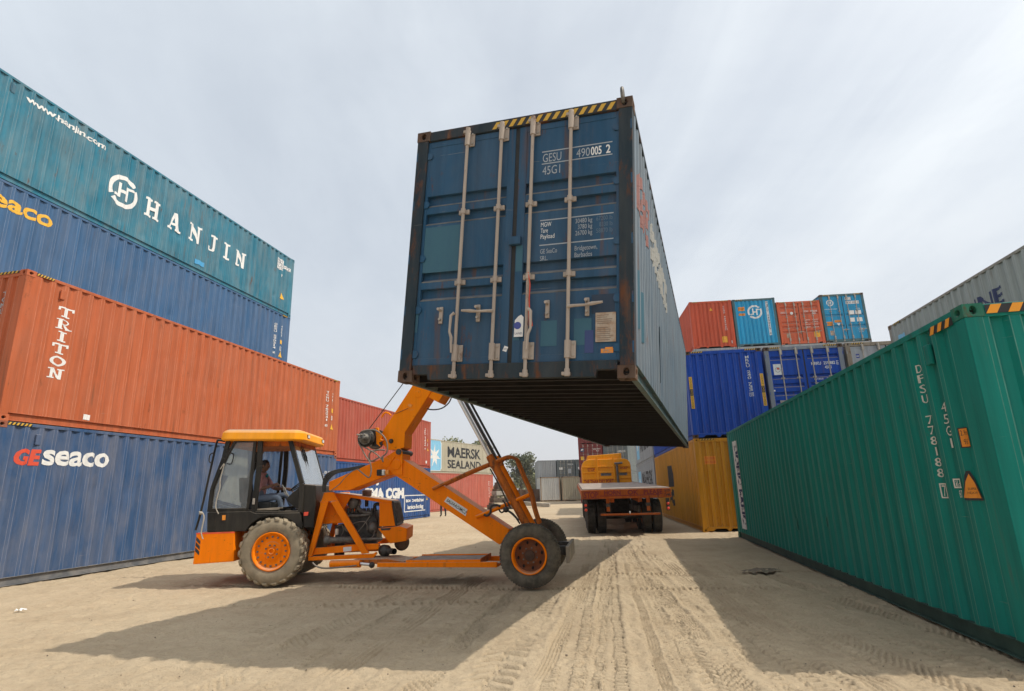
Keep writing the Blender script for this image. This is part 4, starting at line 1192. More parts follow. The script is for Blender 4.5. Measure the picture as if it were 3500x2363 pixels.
# pillars, both sides
def both(name, pts, w, mat=CABK, cv=z1, d=.055, bev=.008):
    for b in (.13, 1.56):
        mm = MB(); az = outl(RF, cv, pts, .13)
        for p, q in zip(az[:-1], az[1:]): bar(mm, RF, p, q, b, w, mat, d)
        cb(mm, name, None, bev)
both('rear_pillar', [(365, 165), (325, 330), (222, 610), (195, 812)], .075)
both('door_post', [(652, 160), (640, 400), (590, 810)], .085)
both('front_pillar', [(917, 165), (960, 330), (1022, 560), (1008, 815)], .075)
both('sill_rail', [(195, 812), (560, 806), (610, 822), (1008, 815)], .05)
both('roof_rail', [(350, 158), (920, 158)], .06)
# rear side window frame and glass, both sides
for b in (.125, 1.575):
    mm = MB(); az = outl(RF, z1, [(432, 178), (606, 176), (540, 790), (206, 795), (222, 598), (378, 268)], .13)
    for p, q in zip(az, az[1:] + az[:1]): bar(mm, RF, p, q, b, .05, CABK, .04)
    fr = cb(mm, 'window_frame', None, .006)
    mm = MB(); plates(mm, RF, outl(RF, z1, [(438, 186), (598, 183), (532, 780), (214, 785), (230, 602), (386, 272)], .13), b + .015, b + .021, GLS); cb(mm, 'window_glass', fr, 0)
# far door glass, rear glass, windscreen
qa = dict(zip('abcd', outl(RF, z1, [(917, 170), (1022, 562), (352, 168), (195, 812)], .16)))
mm = MB(); mm.prism([RF.P(*[qa['a'][0] + .05, .22, qa['a'][1] - .02]), RF.P(qa['b'][0] + .04, .22, qa['b'][1]), RF.P(qa['b'][0] + .04, 1.5, qa['b'][1]), RF.P(qa['a'][0] + .05, 1.5, qa['a'][1] - .02)], RF.t * .006, GLS)
ws = cb(mm, 'windscreen', None, 0)
mm = MB()
for k, (o, r0) in enumerate(((.55, .62), (.65, .76))):
    top = RF.P(qa['a'][0] + .075, o, qa['a'][1] - .05); bot = RF.P(qa['b'][0] - .07, r0, qa['b'][1] + .28)
    mm.tube([top, (top + bot) / 2 + RF.t * .03, bot], .008, RUBBER, 6)
    dirn = (bot - top).normalized(); mm.tube([bot - dirn * .36 + RF.t * .012 + RF.n * .03, bot + dirn * .10 + RF.t * .012 - RF.n * .02], .011, RUBBER, 6)
cb(mm, 'wiper', ws, 0)
mm = MB(); mm.prism([RF.P(qa['c'][0], .2, qa['c'][1]), RF.P(qa['d'][0], .2, qa['d'][1]), RF.P(qa['d'][0], 1.55, qa['d'][1]), RF.P(qa['c'][0], 1.55, qa['c'][1])], RF.t * -.006, GLS); cb(mm, 'rear_window', None, 0)
# rear opening frame and hand grips
mm = MB()
for b in (.12, 1.6):
    ptube(mm, RF, z1, [(335, 180, b), (285, 172, b), (262, 200, b), (200, 470, b), (125, 800, b), (75, 975, b)], b, .018, CABK, 7)
cb(mm, 'rear_guard_bar', None, 0)
mm = MB(); ptube(mm, RF, z1, [(232, 285), (205, 300), (195, 355), (215, 375)], .10, .010, RUBBER)
ptube(mm, RF, z1, [(385, 285), (415, 300), (395, 380), (355, 378)], .10, .010, RUBBER); cb(mm, 'grab_handle', None, 0)
mm = MB(); ptube(mm, RF, z1, [(295, 430), (330, 380), (318, 430), (295, 520), (290, 600), (265, 690), (255, 770), (280, 830)], .105, .009, ROPE)
ptube(mm, RF, z1, [(105, 810), (135, 820), (150, 860), (135, 940), (125, 1000), (140, 1055)], .09, .011, ROPE); mm.ball(RF.at(*z1(122, 822), .09), .035, .03, .028, ROPE, 8); cb(mm, 'tied_rope', None, 0)
# roof
rz0, rz1 = 2.40, 2.60
mm = MB()
ra0, ra1 = -1.06, .36
def roofring(z, e):
    pts = []
    for (ca, cbb, a_0) in ((ra1 - .22, .05 + .22, -90), (ra1 - .22, 1.70 - .22, 0), (ra0 + .14, 1.70 - .14, 90), (ra0 + .14, .05 + .14, 180)):
        rr_ = .22 if ca > 0 else .14
        for k in range(5):
            t = R(a_0 + k * 22.5); pts.append(RF.P(ca + (rr_ + e) * math.cos(t), cbb + (rr_ + e) * math.sin(t), z + (-.05 * max(0, (ca - .0)) / .3)))
    return pts
rings = [roofring(rz0, -.03), roofring(rz0 + .02, .01), roofring(rz1 - .06, -.005), roofring(rz1 - .02, -.04), roofring(rz1, -.10)]
n_ = len(rings[0]); vs = sum(rings, [])
fs = [(i * n_ + k, i * n_ + (k + 1) % n_, (i + 1) * n_ + (k + 1) % n_, (i + 1) * n_ + k) for i in range(4) for k in range(n_)]
fs += [tuple(range(n_))[::-1], tuple(range(4 * n_, 5 * n_))]
mm.add(vs, fs, ROOFP, False)
roof = cb(mm, 'cab_roof', None, .012)
for bb in (.42, 1.42):
    mm = MB(); mm.box(-.03, .03, -.065, .065, -.035, .035, RUBBER, Matrix.Translation(RF.P(ra1 - .02, bb, rz0 + .07)) @ Matrix.Rotation(R(4), 4, 'Z'))
    mm.box(.028, .036, -.055, .055, -.027, .027, LAMPG, Matrix.Translation(RF.P(ra1 - .02, bb, rz0 + .07)) @ Matrix.Rotation(R(4), 4, 'Z')); cb(mm, 'work_light', roof, .004)
mm = MB(); plates(mm, RF, [(-.95, 2.30), (.2, 2.30), (.2, 2.39), (-.95, 2.39)], .25, 1.5, ORGR); cb(mm, 'roof_lining', roof, .005)
# cab inside
mm = MB(); plates(mm, RF, [(-.80, 1.22), (-.30, 1.22), (-.28, 1.33), (-.72, 1.36), (-.80, 1.36)], .58, 1.08, RUBBER); plates(mm, RF, [(-.84, 1.34), (-.73, 1.34), (-.80, 1.78), (-.89, 1.78)], .60, 1.06, RUBBER); cb(mm, 'seat', None, .03)
mm = MB(); plate(mm, RF, z1, [(880, 700), (940, 640), (1000, 595), (1000, 780), (975, 785)], .30, 1.3, CABK); cb(mm, 'dashboard', None, .01)
mm = MB(); cst = RF.P(.14, .85, 1.63)
axs = (RF.t * -.55 + Vector((0, 0, .84))).normalized(); aa, bb2 = basis(axs)
mm.tube([cst + (aa * math.cos(2 * math.pi * k / 20) + bb2 * math.sin(2 * math.pi * k / 20)) * .17 for k in range(21)], .013, RUBBER, 6, False)
for k in range(3): mm.tube([cst, cst + (aa * math.cos(2.1 * k) + bb2 * math.sin(2.1 * k)) * .165], .009, RUBBER, 5)
mm.tube([cst, cst - axs * .35], .022, RUBBER, 6); cb(mm, 'steering_wheel', None, 0)
mm = MB(); ptube(mm, RF, z1, [(850, 570), (862, 600), (870, 640), (895, 665), (885, 635), (868, 590)], .55, .011, STEEL); ptube(mm, RF, z1, [(900, 660), (930, 720), (945, 760)], .6, .012, STEEL); cb(mm, 'control_lever', None, 0)
mm = MB(); plates(mm, RF, outl(RF, z1, [(615, 785), (835, 770), (835, 782), (800, 795), (612, 800)], .2), .2, 1.2, WOODP); cb(mm, 'floor_board', None, .004)
mm = MB(); plates(mm, RF, outl(RF, z1, [(586, 690), (604, 690), (600, 745), (582, 745)], .11), .10, .13, STEEL); cb(mm, 'door_latch', None, .004)

# bonnet and engine
B0 = .42; B1 = 1.42
mm = MB()
az = outl(RF, z2, [(440, 582), (600, 598), (1062, 665), (1062, 700), (935, 682), (620, 632), (560, 740), (548, 780), (490, 680)], B0)
plates(mm, RF, az, B0, B0 + .04, ORG); plates(mm, RF, az, B1 - .04, B1, ORG)
az = outl(RF, z2, [(440, 580), (600, 596), (1064, 664), (1062, 672), (600, 606), (440, 592)], B0)
plates(mm, RF, az, B0 + .041, B1 - .041, ORGR)
cb(mm, 'bonnet', None, .006)
mm = MB(); plate(mm, RF, z2, [(235, 680), (380, 665), (548, 775), (545, 905), (230, 918)], B0 + .06, B1 - .06, ORG); cb(mm, 'side_cover', None, .008)
mm = MB(); az = plate(mm, RF, z2, [(930, 682), (1060, 698), (1100, 936), (930, 942)], B0, B0 + .05, ORG); cb(mm, 'radiator_side_panel', None, .006); mm = MB(); plates(mm, RF, az, B1 - .05, B1, ORG); cb(mm, 'radiator_side_panel', None, .006)
mm = MB(); g = outl(RF, z2, [(1062, 668), (1082, 671), (1122, 934), (1100, 936)], B0 + .02); plates(mm, RF, g, B0 + .02, B1 - .02, IRON)
for k in range(9):
    bb = B0 + .1 + k * (B1 - B0 - .2) / 8
    mm.tube([RF.P(g[1][0] + .006, bb, g[1][1] - .03), RF.P(g[2][0] + .006, bb, g[2][1] + .04)], .012, IRON2, 6)
cb(mm, 'radiator_grille', None, .004)
mm = MB(); plate(mm, RF, z2, [(915, 962), (1150, 938), (1228, 962), (1222, 1096), (1042, 1126)], B0 - .02, B1 + .02, ORG)
nose = cb(mm, 'nose_weight', None, .012)
mm = MB(); plate(mm, RF, z2, [(945, 962), (1060, 956), (1040, 980), (950, 984)], B0 - .026, B0 - .02, IRON); cb(mm, 'air_slot', nose, 0)
# A-shaped bracket, near and far
for b in (.26, 1.50):
    mm = MB()
    for pts in ([(300, 690), (388, 668), (208, 1262), (160, 1268)], [(408, 676), (490, 662), (818, 1228), (740, 1236)], [(335, 578), (440, 571), (492, 664), (400, 668), (300, 688)]):
        az = outl(RF, z2, pts, .26); plates(mm, RF, az, b + (.012 if len(pts) == 5 else 0), b + .075, ORG)
    cb(mm, 'bracket_frame', None, .008)
for b in (.28, 1.48):
    mm = MB(); az = outl(RF, z2, [(205, 1180), (700, 1132), (920, 1128), (915, 1190), (760, 1202), (200, 1252)], .28); plates(mm, RF, az, b + .06, b + .14, ORG)
    az = outl(RF, z2, [(165, 1268), (860, 1236), (890, 1215), (905, 1235), (862, 1280), (165, 1310)], .24); plates(mm, RF, az, b - .03, b + .05, ORG); cb(mm, 'chassis_rail', None, .006)
mm = MB(); plate(mm, RF, z2, [(543, 1165), (630, 1156), (630, 1205), (545, 1212)], .332, .339, WHITE); cb(mm, 'data_plate', None, 0)
# engine
mm = MB()
plates(mm, RF, outl(RF, z2, [(560, 790), (870, 770), (905, 900), (900, 1120), (470, 1130), (450, 930), (560, 910)], .62), .62, 1.22, IRON)
for k in range(7):
    p = RF.at(*z2(600 + k * 42, 800), .60); mm.tube([p, p + Vector((0, 0, .09))], .03, IRON, 8)
ptube(mm, RF, z2, [(700, 720), (720, 760), (780, 790), (850, 800)], .56, .035, IRON2, 8)
ptube(mm, RF, z2, [(590, 830), (700, 825), (830, 815)], .56, .028, IRON2, 8)
ptube(mm, RF, z2, [(890, 780), (880, 720), (905, 700), (940, 705)], .55, .03, RUBBER, 8)
mm.ball(RF.at(*z2(860, 950), .56), .10, .10, .11, IRON2, 12)
mm.tube([RF.at(*z2(600, 950), .5), RF.at(*z2(600, 950), .75)], .08, IRON2, 12)
for pts in ([(640, 915), (720, 890), (790, 900), (800, 980)], [(480, 940), (530, 925), (545, 990), (520, 1040)], [(700, 1000), (760, 930), (830, 830)], [(560, 1060), (700, 1070), (850, 1060), (880, 980)]):
    ptube(mm, RF, z2, pts, .50, .009, HOSEG, 6)
eng = cb(mm, 'engine', None, .008)
mm = MB(); c_ = RF.at(*z2(645, 692), .5); mm.lathe(c_, RF.n, [(0, 0), (0, .085), (.02, .097), (.3, .097), (.3, 0)], IRON2, 24); cb(mm, 'air_filter', eng, 0)
mm = MB(); c_ = RF.at(*z2(797, 620), .75)
mm.lathe(c_, (0, 0, 1), [(-.18, .03), (-.02, .035), (0, .07), (.02, .085), (.07, .085), (.09, .09), (.11, .085), (.125, .05), (.125, 0)], plain('rusty_precleaner', (.13, .045, .03), .6, 0, .3, 8, .1, (.05, .04, .035)), 20); cb(mm, 'air_precleaner', eng, 0)
mm = MB(); c_ = RF.at(*z2(340, 1092), .34)
ax_ = RF.t
mm.lathe(c_, ax_, [(0, 0), (0, .07), (.02, .082), (.09, .082), (.11, .06), (.12, .055), (.5, .055), (.52, .03), (1.0, .02)], IRON2, 20)
p = RF.at(*z2(473, 1030), .34); mm.tube([p, p + Vector((0, 0, .085)), p + Vector((0, 0, .10))], [.03, .032, .02], plain('pale_reservoir', (.5, .42, .34), .4), 10); cb(mm, 'hydraulic_pump', None, 0)
mm = MB(); mm.lathe(RF.at(*z2(965, 1195), .45), RF.t * .8 - RF.n, [(0, 0), (0, .085), (.02, .095), (.14, .095), (.16, .05), (.4, .05)], IRON, 18); mm.ball(RF.at(*z2(1172, 1110), .8), .14, .14, .15, plain('rusty_tank', (.13, .09, .055), .8, 0, .4, 8, .2), 16); cb(mm, 'horn_and_tank', None, 0)
mm = MB()
for k in range(4): ptube(mm, RF, z1, [(1165 + k * 9, 660), (1172 + k * 8, 690), (1160 + k * 9, 715)], .42 + .06 * k, .013, IRON2 if k % 2 else HOSE)
cb(mm, 'valve_block_hoses', None, 0)

# ---- front chassis: gooseneck, boom, platform
G0, G1 = .62, 1.06
mm = MB()
rear = outl(FF, z2, [(388, 462), (830, 268), (985, 200), (1110, 122)], G0)
apex = outl(FF, z2, [(1110, 122), (1148, 120), (1172, 150), (1182, 385), (1090, 388), (1003, 402), (600, 556), (388, 556)], G0)
plates(mm, FF, rear + apex[1:], G0, G1, ORG)
front = outl(FF, z4, [(-348, 200), (-340, 205), (690, 885), (660, 960), (590, 1035), (-435, 352)], G0)
plates(mm, FF, front, G0 + .004, G1 - .004, ORG)
goose = cb(mm, 'gooseneck_beam', None, .012)
mm = MB()
plate(mm, FF, z2, [(985, 205), (1110, 124), (1150, 118), (1175, 160), (1178, 388), (1090, 388), (965, 325), (968, 215)], G0 - .02, G0 - .001, ORG)
ptube(mm, FF, z2, [(1095, 190), (1040, 275)], G0 - .025, .012, ORG, 6)
for q in ((1000, 258), (1110, 278)): mm.lathe(FF.at(*z2(*q), G0 - .03), FF.n, [(0, 0), (0, .085), (.012, .09)], ORG, 24)
ptube(mm, FF, z2, [(1120, 125), (1150, 118), (1168, 150), (1172, 270)], G0 - .03, .018, ORGY, 7)
cb(mm, 'apex_bracket', goose, .004)
mm = MB(); pv = FF.at(*z2(1135, 140), G0 - .07); mm.tube([pv, pv + FF.n * .62], .05, IRON, 14); cb(mm, 'pivot_pin', goose, .004)
mm = MB()
sp = outl(FF, z4, [(85, 565), (278, 690), (260, 755), (52, 612)], G0)
plates(mm, FF, sp, G0 - .003, G0 + .003, WHITE)
plt = cb(mm, 'number_plate', goose, 0)
def paint_on(F, tris, o, ux, uz, b, mat, name, parent):
    q = MB()
    for t_ in tris:
        q.add([F.P(o[0] + ux[0] * p[0] + uz[0] * p[1], b, o[1] + ux[1] * p[0] + uz[1] * p[1]) for p in t_], [tuple(range(len(t_)))], mat)
    return cb(q, name, parent, 0)
o_ = Vector(sp[3]); ux = Vector(sp[2]) - o_; uz = Vector(sp[0]) - o_
paint_on(FF, fit_text('SAU/AAO/MC.2', .05, .95, .25, .78, .015, .1), o_, ux, uz, G0 - .006, BLACK, 'lettering', plt)
mm = MB(); q = FF.at(*z2(965, 362), G0 - .08); ptx = Matrix.Translation(q) @ Matrix.Rotation(R(-9), 4, 'Z')
mm.box(-.09, .0, -.05, .05, -.055, .05, RUBBER, ptx); mm.box(0, .05, -.045, .045, -.05, .045, LAMPG, ptx); mm.box(.055, .12, -.03, .04, -.04, .04, AMB, ptx); cb(mm, 'head_lamp', goose, .012)
# boom
BM0, BM1 = .64, 1.04
L0_ = Vector(FF.az(*z3(360, 630), BM0)); L1_ = Vector(FF.az(*z3(730, 62), BM0)); R0_ = Vector(FF.az(*z3(640, 620), BM0))
bd = (L1_ - L0_).normalized()
bn = Vector((bd.y, -bd.x)); bw = (R0_ - L0_).dot(bn)
base = outl(FF, z3, [(640, 625), (632, 800), (545, 830), (430, 828), (345, 720)], BM0)
tip_len = 2.45
mm = MB()
top_l = L0_ + bd * tip_len; top_r = top_l + bn * bw
plates(mm, FF, [tuple(L0_), tuple(top_l), tuple(top_r)] + base, BM0, BM1, ORGY)
boom = cb(mm, 'boom', None, .010)
mm = MB(); plate(mm, FF, z3, [(640, 628), (560, 572), (480, 650), (430, 828), (545, 830), (632, 800)], BM0 - .012, BM0 - .001, ORGY)
mm.lathe(FF.at(*z3(468, 724), BM0 - .05), FF.n, [(0, 0), (0, .03), (.015, .038), (.05, .045)], IRON, 14)
for q in ((792, 168),): mm.lathe(FF.at(*z3(*q), BM0 - .008), FF.n, [(0, 0), (0, .06), (.01, .066)], ORGY, 24)
ptube(mm, FF, z3, [(515, 400), (530, 398), (680, 335)], BM0 - .004, .008, ORGR, 6, 1)
cb(mm, 'boom_plate', boom, .003)
mm = MB(); plate(mm, FF, z3, [(690, 275), (730, 295), (712, 328), (672, 305)], BM0 - .01, BM0 - .001, AMB); cb(mm, 'reflector', boom, 0)
mm = MB(); fl = outl(FF, z3, [(925, 205), (980, 235), (1045, 262), (1090, 170)], BM0)
e0 = fl[0]; plates(mm, FF, [fl[0], fl[1], fl[2], tuple(Vector(fl[2]) + bd * .35), tuple(Vector(fl[0]) + bd * .42)], BM0 - .02, BM1 + .02, ORGY); cb(mm, 'cylinder_bracket', boom, .008)
mm = MB(); i0 = top_l + bn * (bw * .16); i1 = top_l + bn * (bw * .84); k2 = 2.35
plates(mm, FF, [tuple(i0 - bd * .3), tuple(i0 + bd * k2), tuple(i1 + bd * k2), tuple(i1 - bd * .3)], BM0 + .05, BM1 - .05, ORG); inner = cb(mm, 'inner_boom', boom, .008)
tipc = top_l + bn * bw * .6 + bd * (k2 + .05)
mm = MB(); plates(mm, FF, [tuple(i0 + bd * (k2 - .25)), tuple(i0 + bd * (k2 + .2)), tuple(i1 + bd * (k2 + .2) + bn * .2), tuple(i1 + bd * (k2 - .25) + bn * .1)], BM0 + .02, BM0 + .05, ORG)
plates(mm, FF, [tuple(i0 + bd * (k2 - .25)), tuple(i0 + bd * (k2 + .2)), tuple(i1 + bd * (k2 + .2) + bn * .2), tuple(i1 + bd * (k2 - .25) + bn * .1)], BM1 - .05, BM1 - .02, ORG); cb(mm, 'boom_head', boom, .006)
TIP = FF.P(tipc.x + bn.x * .2, (BM0 + BM1) / 2, tipc.y + bn.y * .2)
mm = MB(); mm.lathe(TIP - FF.n * .04, FF.n, [(0, 0), (0, .16), (.02, .13), (.06, .13), (.08, .16), (.08, 0)], IRON2, 24); cb(mm, 'sheave', boom, 0)
mm = MB(); ptube(mm, FF, z3, [(480, 425), (455, 400), (420, 385), (390, 400), (365, 445)], BM0 + .03, .016, ORGY, 6); cb(mm, 'rope_guard', boom, 0)
# winch
mm = MB(); wc = FF.at(*z3(165, 690), .40)
mm.lathe(wc, FF.n, [(-.10, 0), (-.10, .035), (-.05, .04), (-.05, .075), (.0, .08), (.0, .11)], IRON2, 20); mm.lathe(wc, FF.n, [(.0, .11), (.03, .115), (.03, .15), (.07, .15), (.07, .125), (.14, .125), (.14, .105), (.48, .105)], IRON, 28); mm.lathe(wc, FF.n, [(.46, .10), (.46, .165), (.49, .165), (.49, 0)], IRON2, 28)
for k in range(5): mm.tube([wc - FF.n * .08 + FF.t * (-.11 + .03 * k) + Vector((0, 0, .06 - .05 * (k % 2))), wc - FF.n * .02 + FF.t * (-.09 + .03 * k) + Vector((0, 0, .05 - .05 * (k % 2)))], .014, STEEL, 6)
for k in range(12):
    t = 2 * math.pi * k / 12; mm.tube([wc + (FF.t * math.cos(t) + Vector((0, 0, math.sin(t)))) * .12 + FF.n * .03, wc + (FF.t * math.cos(t) + Vector((0, 0, math.sin(t)))) * .12 + FF.n * .07], .012, IRON, 6)
wi = cb(mm, 'winch', None, 0)
mm = MB(); plate(mm, FF, z3, [(225, 585), (300, 570), (375, 610), (330, 700), (370, 720), (355, 800), (250, 790)], .54, .58, IRON)
plate(mm, FF, z3, [(290, 565), (318, 562), (345, 640), (372, 628), (350, 700), (385, 715), (330, 742), (345, 790), (300, 760)], .52, .60, ORGY); cb(mm, 'winch_mount', wi, .006)
# ropes and hoses
mm = MB(); r0 = FF.at(*z3(215, 580), .72); r1 = FF.at(*z3(613, 48), .72); rd = (r1 - r0).normalized()
mm.tube([r0, r1 + rd * 1.0, FF.P((top_l + bd * k2).x - .1, .84, (top_l + bd * k2).y + .1), TIP + Vector((0, 0, .16))], .008, HOSE, 6); cb(mm, 'hoist_rope', None, 0)
mm = MB()
for k in range(4):
    ptube(mm, FF, z2, [(325 + k * 8, 570, .62), (330 + k * 9, 470 + k * 6, .60), (370 + k * 12, 380 + k * 12, .58), (480, 335 + k * 10, .60), (600, 318 + k * 8, .62), (700, 300 + k * 6, .62), (780, 285 + k * 3, .66)], .6, .014, HOSE)
cb(mm, 'hydraulic_hose', None, 0)
mm = MB()
ptube(mm, FF, z3, [(85, 740), (120, 800), (170, 900), (225, 980), (240, 1080), (215, 1160), (150, 1120), (80, 1060)], .42, .012, HOSEG)
ptube(mm, FF, z3, [(100, 770), (200, 820), (300, 880), (370, 950), (380, 975), (375, 900), (365, 935)], .44, .012, HOSEG)
ptube(mm, FF, z3, [(125, 610), (200, 592), (300, 600), (390, 670), (430, 760), (425, 860), (380, 905)], .40, .013, HOSEG)
ptube(mm, FF, z3, [(250, 840), (215, 890), (230, 965), (300, 940), (330, 920)], .46, .014, HOSEG); ptube(mm, FF, z3, [(230, 850), (330, 830), (405, 835)], .46, .014, HOSEG)
cb(mm, 'winch_hose', None, 0)
mm = MB(); ptube(mm, FF, z2, [(400, 565), (500, 490), (560, 420), (640, 350), (700, 325)], .56, .007, HOSEG); cb(mm, 'brake_cable', None, 0)
mm = MB(); ptube(mm, FF, z3, [(905, 342), (980, 352), (1080, 335), (1160, 275), (1195, 205), (1200, 150)], .85, .012, HOSE); cb(mm, 'slack_hose', None, 0)
# lift cylinders
for b, nm in ((.60, 'near'), (1.14, 'far')):
    p0 = Vector(FF.az(*z4(835, 805), .60)); p1 = Vector(FF.az(*z4(500, 180), .60)); d_ = (p1 - p0).normalized()
    mm = MB(); W3 = lambda q: FF.P(q.x, b, q.y)
    mm.tube([W3(p0 - d_ * .25), W3(p1 - d_ * .02), W3(p1 + d_ * .03)], [.068, .068, .062], ORGR if b < 1 else ORG, 18)
    mm.tube([W3(p1 - d_ * .16), W3(p1 - d_ * .10)], .078, ORGR, 18)
    cy_ = cb(mm, 'lift_cylinder', None, .004)
    q1 = Vector(FF.az(*z3(1270, 232), .60)); tt = (q1 - p1).length + 1.15
    mm = MB(); mm.tube([W3(p1), W3(p1 + d_ * tt)], .036, CHROME, 16); cb(mm, 'piston_rod', cy_, 0)
    mm = MB(); mm.tube([W3(p1 - d_ * .08) + FF.t * .085, W3(p1 + d_ * (tt - .1)) + FF.t * .085], .022, HOSE, 8); cb(mm, 'guide_tube', cy_, 0)
mm = MB()
ptube(mm, FF, z4, [(500, 295), (560, 400), (640, 560), (700, 680)], .52, .012, HOSE)
ptube(mm, FF, z4, [(585, 690), (610, 720), (650, 700), (690, 715), (750, 770), (790, 830)], .50, .014, HOSE)
ptube(mm, FF, z4, [(620, 600), (650, 640), (660, 690), (720, 730), (780, 800)], .50, .014, HOSE); mm.ball(FF.at(*z4(655, 690), .5), .05, .04, .05, IRON, 8)
ptube(mm, FF, z4, [(500, 690), (515, 655), (560, 645), (600, 660)], .55, .02, HOSE); ptube(mm, FF, z4, [(440, 740), (470, 750), (500, 725), (505, 690)], .55, .02, HOSE)
cb(mm, 'cylinder_hose', None, 0)
# tubular guard
for b in (.58, .80):
    mm = MB(); pts = [(-60, 490), (300, 325), (560, 220), (650, 182), (700, 176), (750, 200), (775, 255), (830, 385), (885, 510), (905, 580), (930, 690), (975, 830)]
    az = outl(FF, z4, pts, .58); mm.tube(curve([FF.P(a, b, z) for a, z in az], 4), .028, ORGR, 9)
    az = outl(FF, z4, [(365, 765), (880, 545)], .58); mm.tube([FF.P(a, b, z) for a, z in az], .030, ORG, 9); cb(mm, 'tubular_guard', None, 0)
# low platform
mm = MB(); az = outl(FF, z2, [(905, 1332), (2190, 1322), (2190, 1382), (905, 1378)], .40); plates(mm, FF, az, .40, .47, ORG); plates(mm, FF, az, 1.23, 1.30, ORG)
zl = az[0][1]
for k in range(6):
    a_ = az[0][0] + .2 + k * .36; mm.tube([FF.P(a_, .45, zl - .05), FF.P(a_, 1.25, zl - .05)], .03, ORGR, 6)
plf = cb(mm, 'platform_frame', None, .006)
mm = MB(); t0 = FF.az(*z4(-320, 1190), .44)[0]; t1 = FF.az(*z4(405, 1190), .44)[0]; zt_ = FF.az(*z4(300, 1190), .44)[1]
plates(mm, FF, [(t0, zt_), (t1, zt_), (t1, zt_ - .012), (t0, zt_ - .012)], .44, 1.26, plain('dusty_steel_sheet', (.16, .12, .09), .7, 0, .3, 6, .15, (.27, .21, .16)))
for b0_, b1_ in ((.43, .44), (1.26, 1.27)): plates(mm, FF, [(t0, zt_ - .06), (t1, zt_ - .06), (t1, zt_ + .02), (t0, zt_ + .02)], b0_, b1_, ORG)
plates(mm, FF, [(t1, zt_ - .06), (t1 + .01, zt_ - .06), (t1 + .01, zt_ + .04), (t1, zt_ + .04)], .43, 1.27, ORGR); cb(mm, 'platform_tray', plf, .004)
mm = MB(); ptube(mm, FF, z2, [(410, 1345), (727, 1340)], .5, .062, ORG, 14, 1); ptube(mm, FF, z2, [(727, 1340), (850, 1352)], .5, .025, CHROME, 10, 1); mm.ball(FF.at(*z2(850, 1355), .5), .05, .05, .05, IRON, 10)
ptube(mm, FF, z2, [(215, 1330), (260, 1370), (350, 1390), (550, 1375), (690, 1358)], .45, .014, HOSEG); cb(mm, 'steering_cylinder', None, 0)
mm = MB(); plates(mm, FF, outl(FF, z2, [(640, 1300), (1010, 1290), (1190, 1320), (905, 1345), (640, 1330)], .6), .6, 1.2, ORGR); cb(mm, 'articulation_joint', None, .006)
mm = MB(); pv2 = RF.P(.9, .93, .3); mm.tube([pv2, pv2 + Vector((0, 0, .45))], .09, IRON, 14); cb(mm, 'articulation_pin', None, 0)
# front bumper
mm = MB(); pa, pz = FF.az(*z4(1235, 1050), .12); pa2, pz2 = FF.az(*z4(1235, 1215), .12)
mm.prism([FF.P(pa, .12, pz), FF.P(pa + .05, .12, pz), FF.P(pa + .05, .12, pz2), FF.P(pa, .12, pz2)], FF.n * 1.35, WOODP); bmp = cb(mm, 'bumper_plank', None, .008)
mm = MB()
for b in (.4, 1.15): plates(mm, FF, [(.1, pz - .02), (pa, pz - .02), (pa, pz2 + .08), (.1, pz2 + .15)], b, b + .06, IRON)
cb(mm, 'bumper_bracket', bmp, .004)

# hoist tackle over the hanging container
HK = TIP + Vector((.05, 0, -.55))
tack = thing('hoist_tackle', 'steel hook with chain slings joining the boom tip to the hanging blue container', 'hook', HK)
mm = MB(); mm.tube([TIP - HK + Vector((0, 0, -.13)), Vector((0, 0, .12))], .012, IRON, 6); mm.box(-.08, .08, -.05, .05, .0, .16, IRON2); mm.tube(curve([Vector((0, 0, 0)), Vector((0, 0, -.08)), Vector((.06, 0, -.14)), Vector((0, 0, -.2)), Vector((-.06, 0, -.15))], 4), .025, IRON2, 8); mm.build('hook_block', tack)
MA = (Matrix.Rotation(A_YAW, 3, 'Z') @ Matrix.Rotation(A_PIT, 3, 'Y') @ Matrix.Rotation(A_ROL, 3, 'X'))
for X in (.09, L40 - .09):
    for Y in (-.08, -WD + .08):
        c_ = Vector(A_POS) + MA @ Vector((X, Y, HC + .02)); mm = MB()
        mm.tube([Vector((0, 0, -.18)), c_ - HK], .012, IRON, 6); mm.build('chain_sling', tack)
shk = Vector(A_POS) + MA @ Vector((.02, -WD + .10, HC + .03)); mm = MB()
e1 = MA @ Vector((1, 0, 0))
mm.tube([shk + (e1 * math.cos(2 * math.pi * k / 18) * .05 + Vector((0, 0, math.sin(2 * math.pi * k / 18))) * .085) - HK for k in range(19)], .018, IRON2, 8, False); mm.build('shackle', tack)
# ------------------------------------------------------------------ people
SKIN = plain('brown_skin', (0.20, 0.095, 0.055), .5, 0, .12, 20)
HAIR = plain('black_hair', (0.012, 0.010, 0.010), .6, 0, .3, 30, .4)
EYE = plain('eye_white', (0.55, 0.5, 0.47), .3)
SHIRT = plain('maroon_check_shirt', (0.46, 0.19, 0.19), .85, 0, .2, 14, .1, (0.60, 0.32, 0.32))
TROUS = plain('grey_blue_trousers', (0.15, 0.18, 0.24), .85, 0, .2, 8, .15)
TEALC = plain('teal_neck_cloth', (0.01, 0.22, 0.26), .8)
DKSHIRT = plain('dull_grey_shirt', (0.18, 0.17, 0.16), .9)
DKTROU = plain('dark_trousers', (0.03, 0.03, 0.035), .9)
SHOE = plain('worn_shoes', (0.05, 0.035, 0.025), .7)

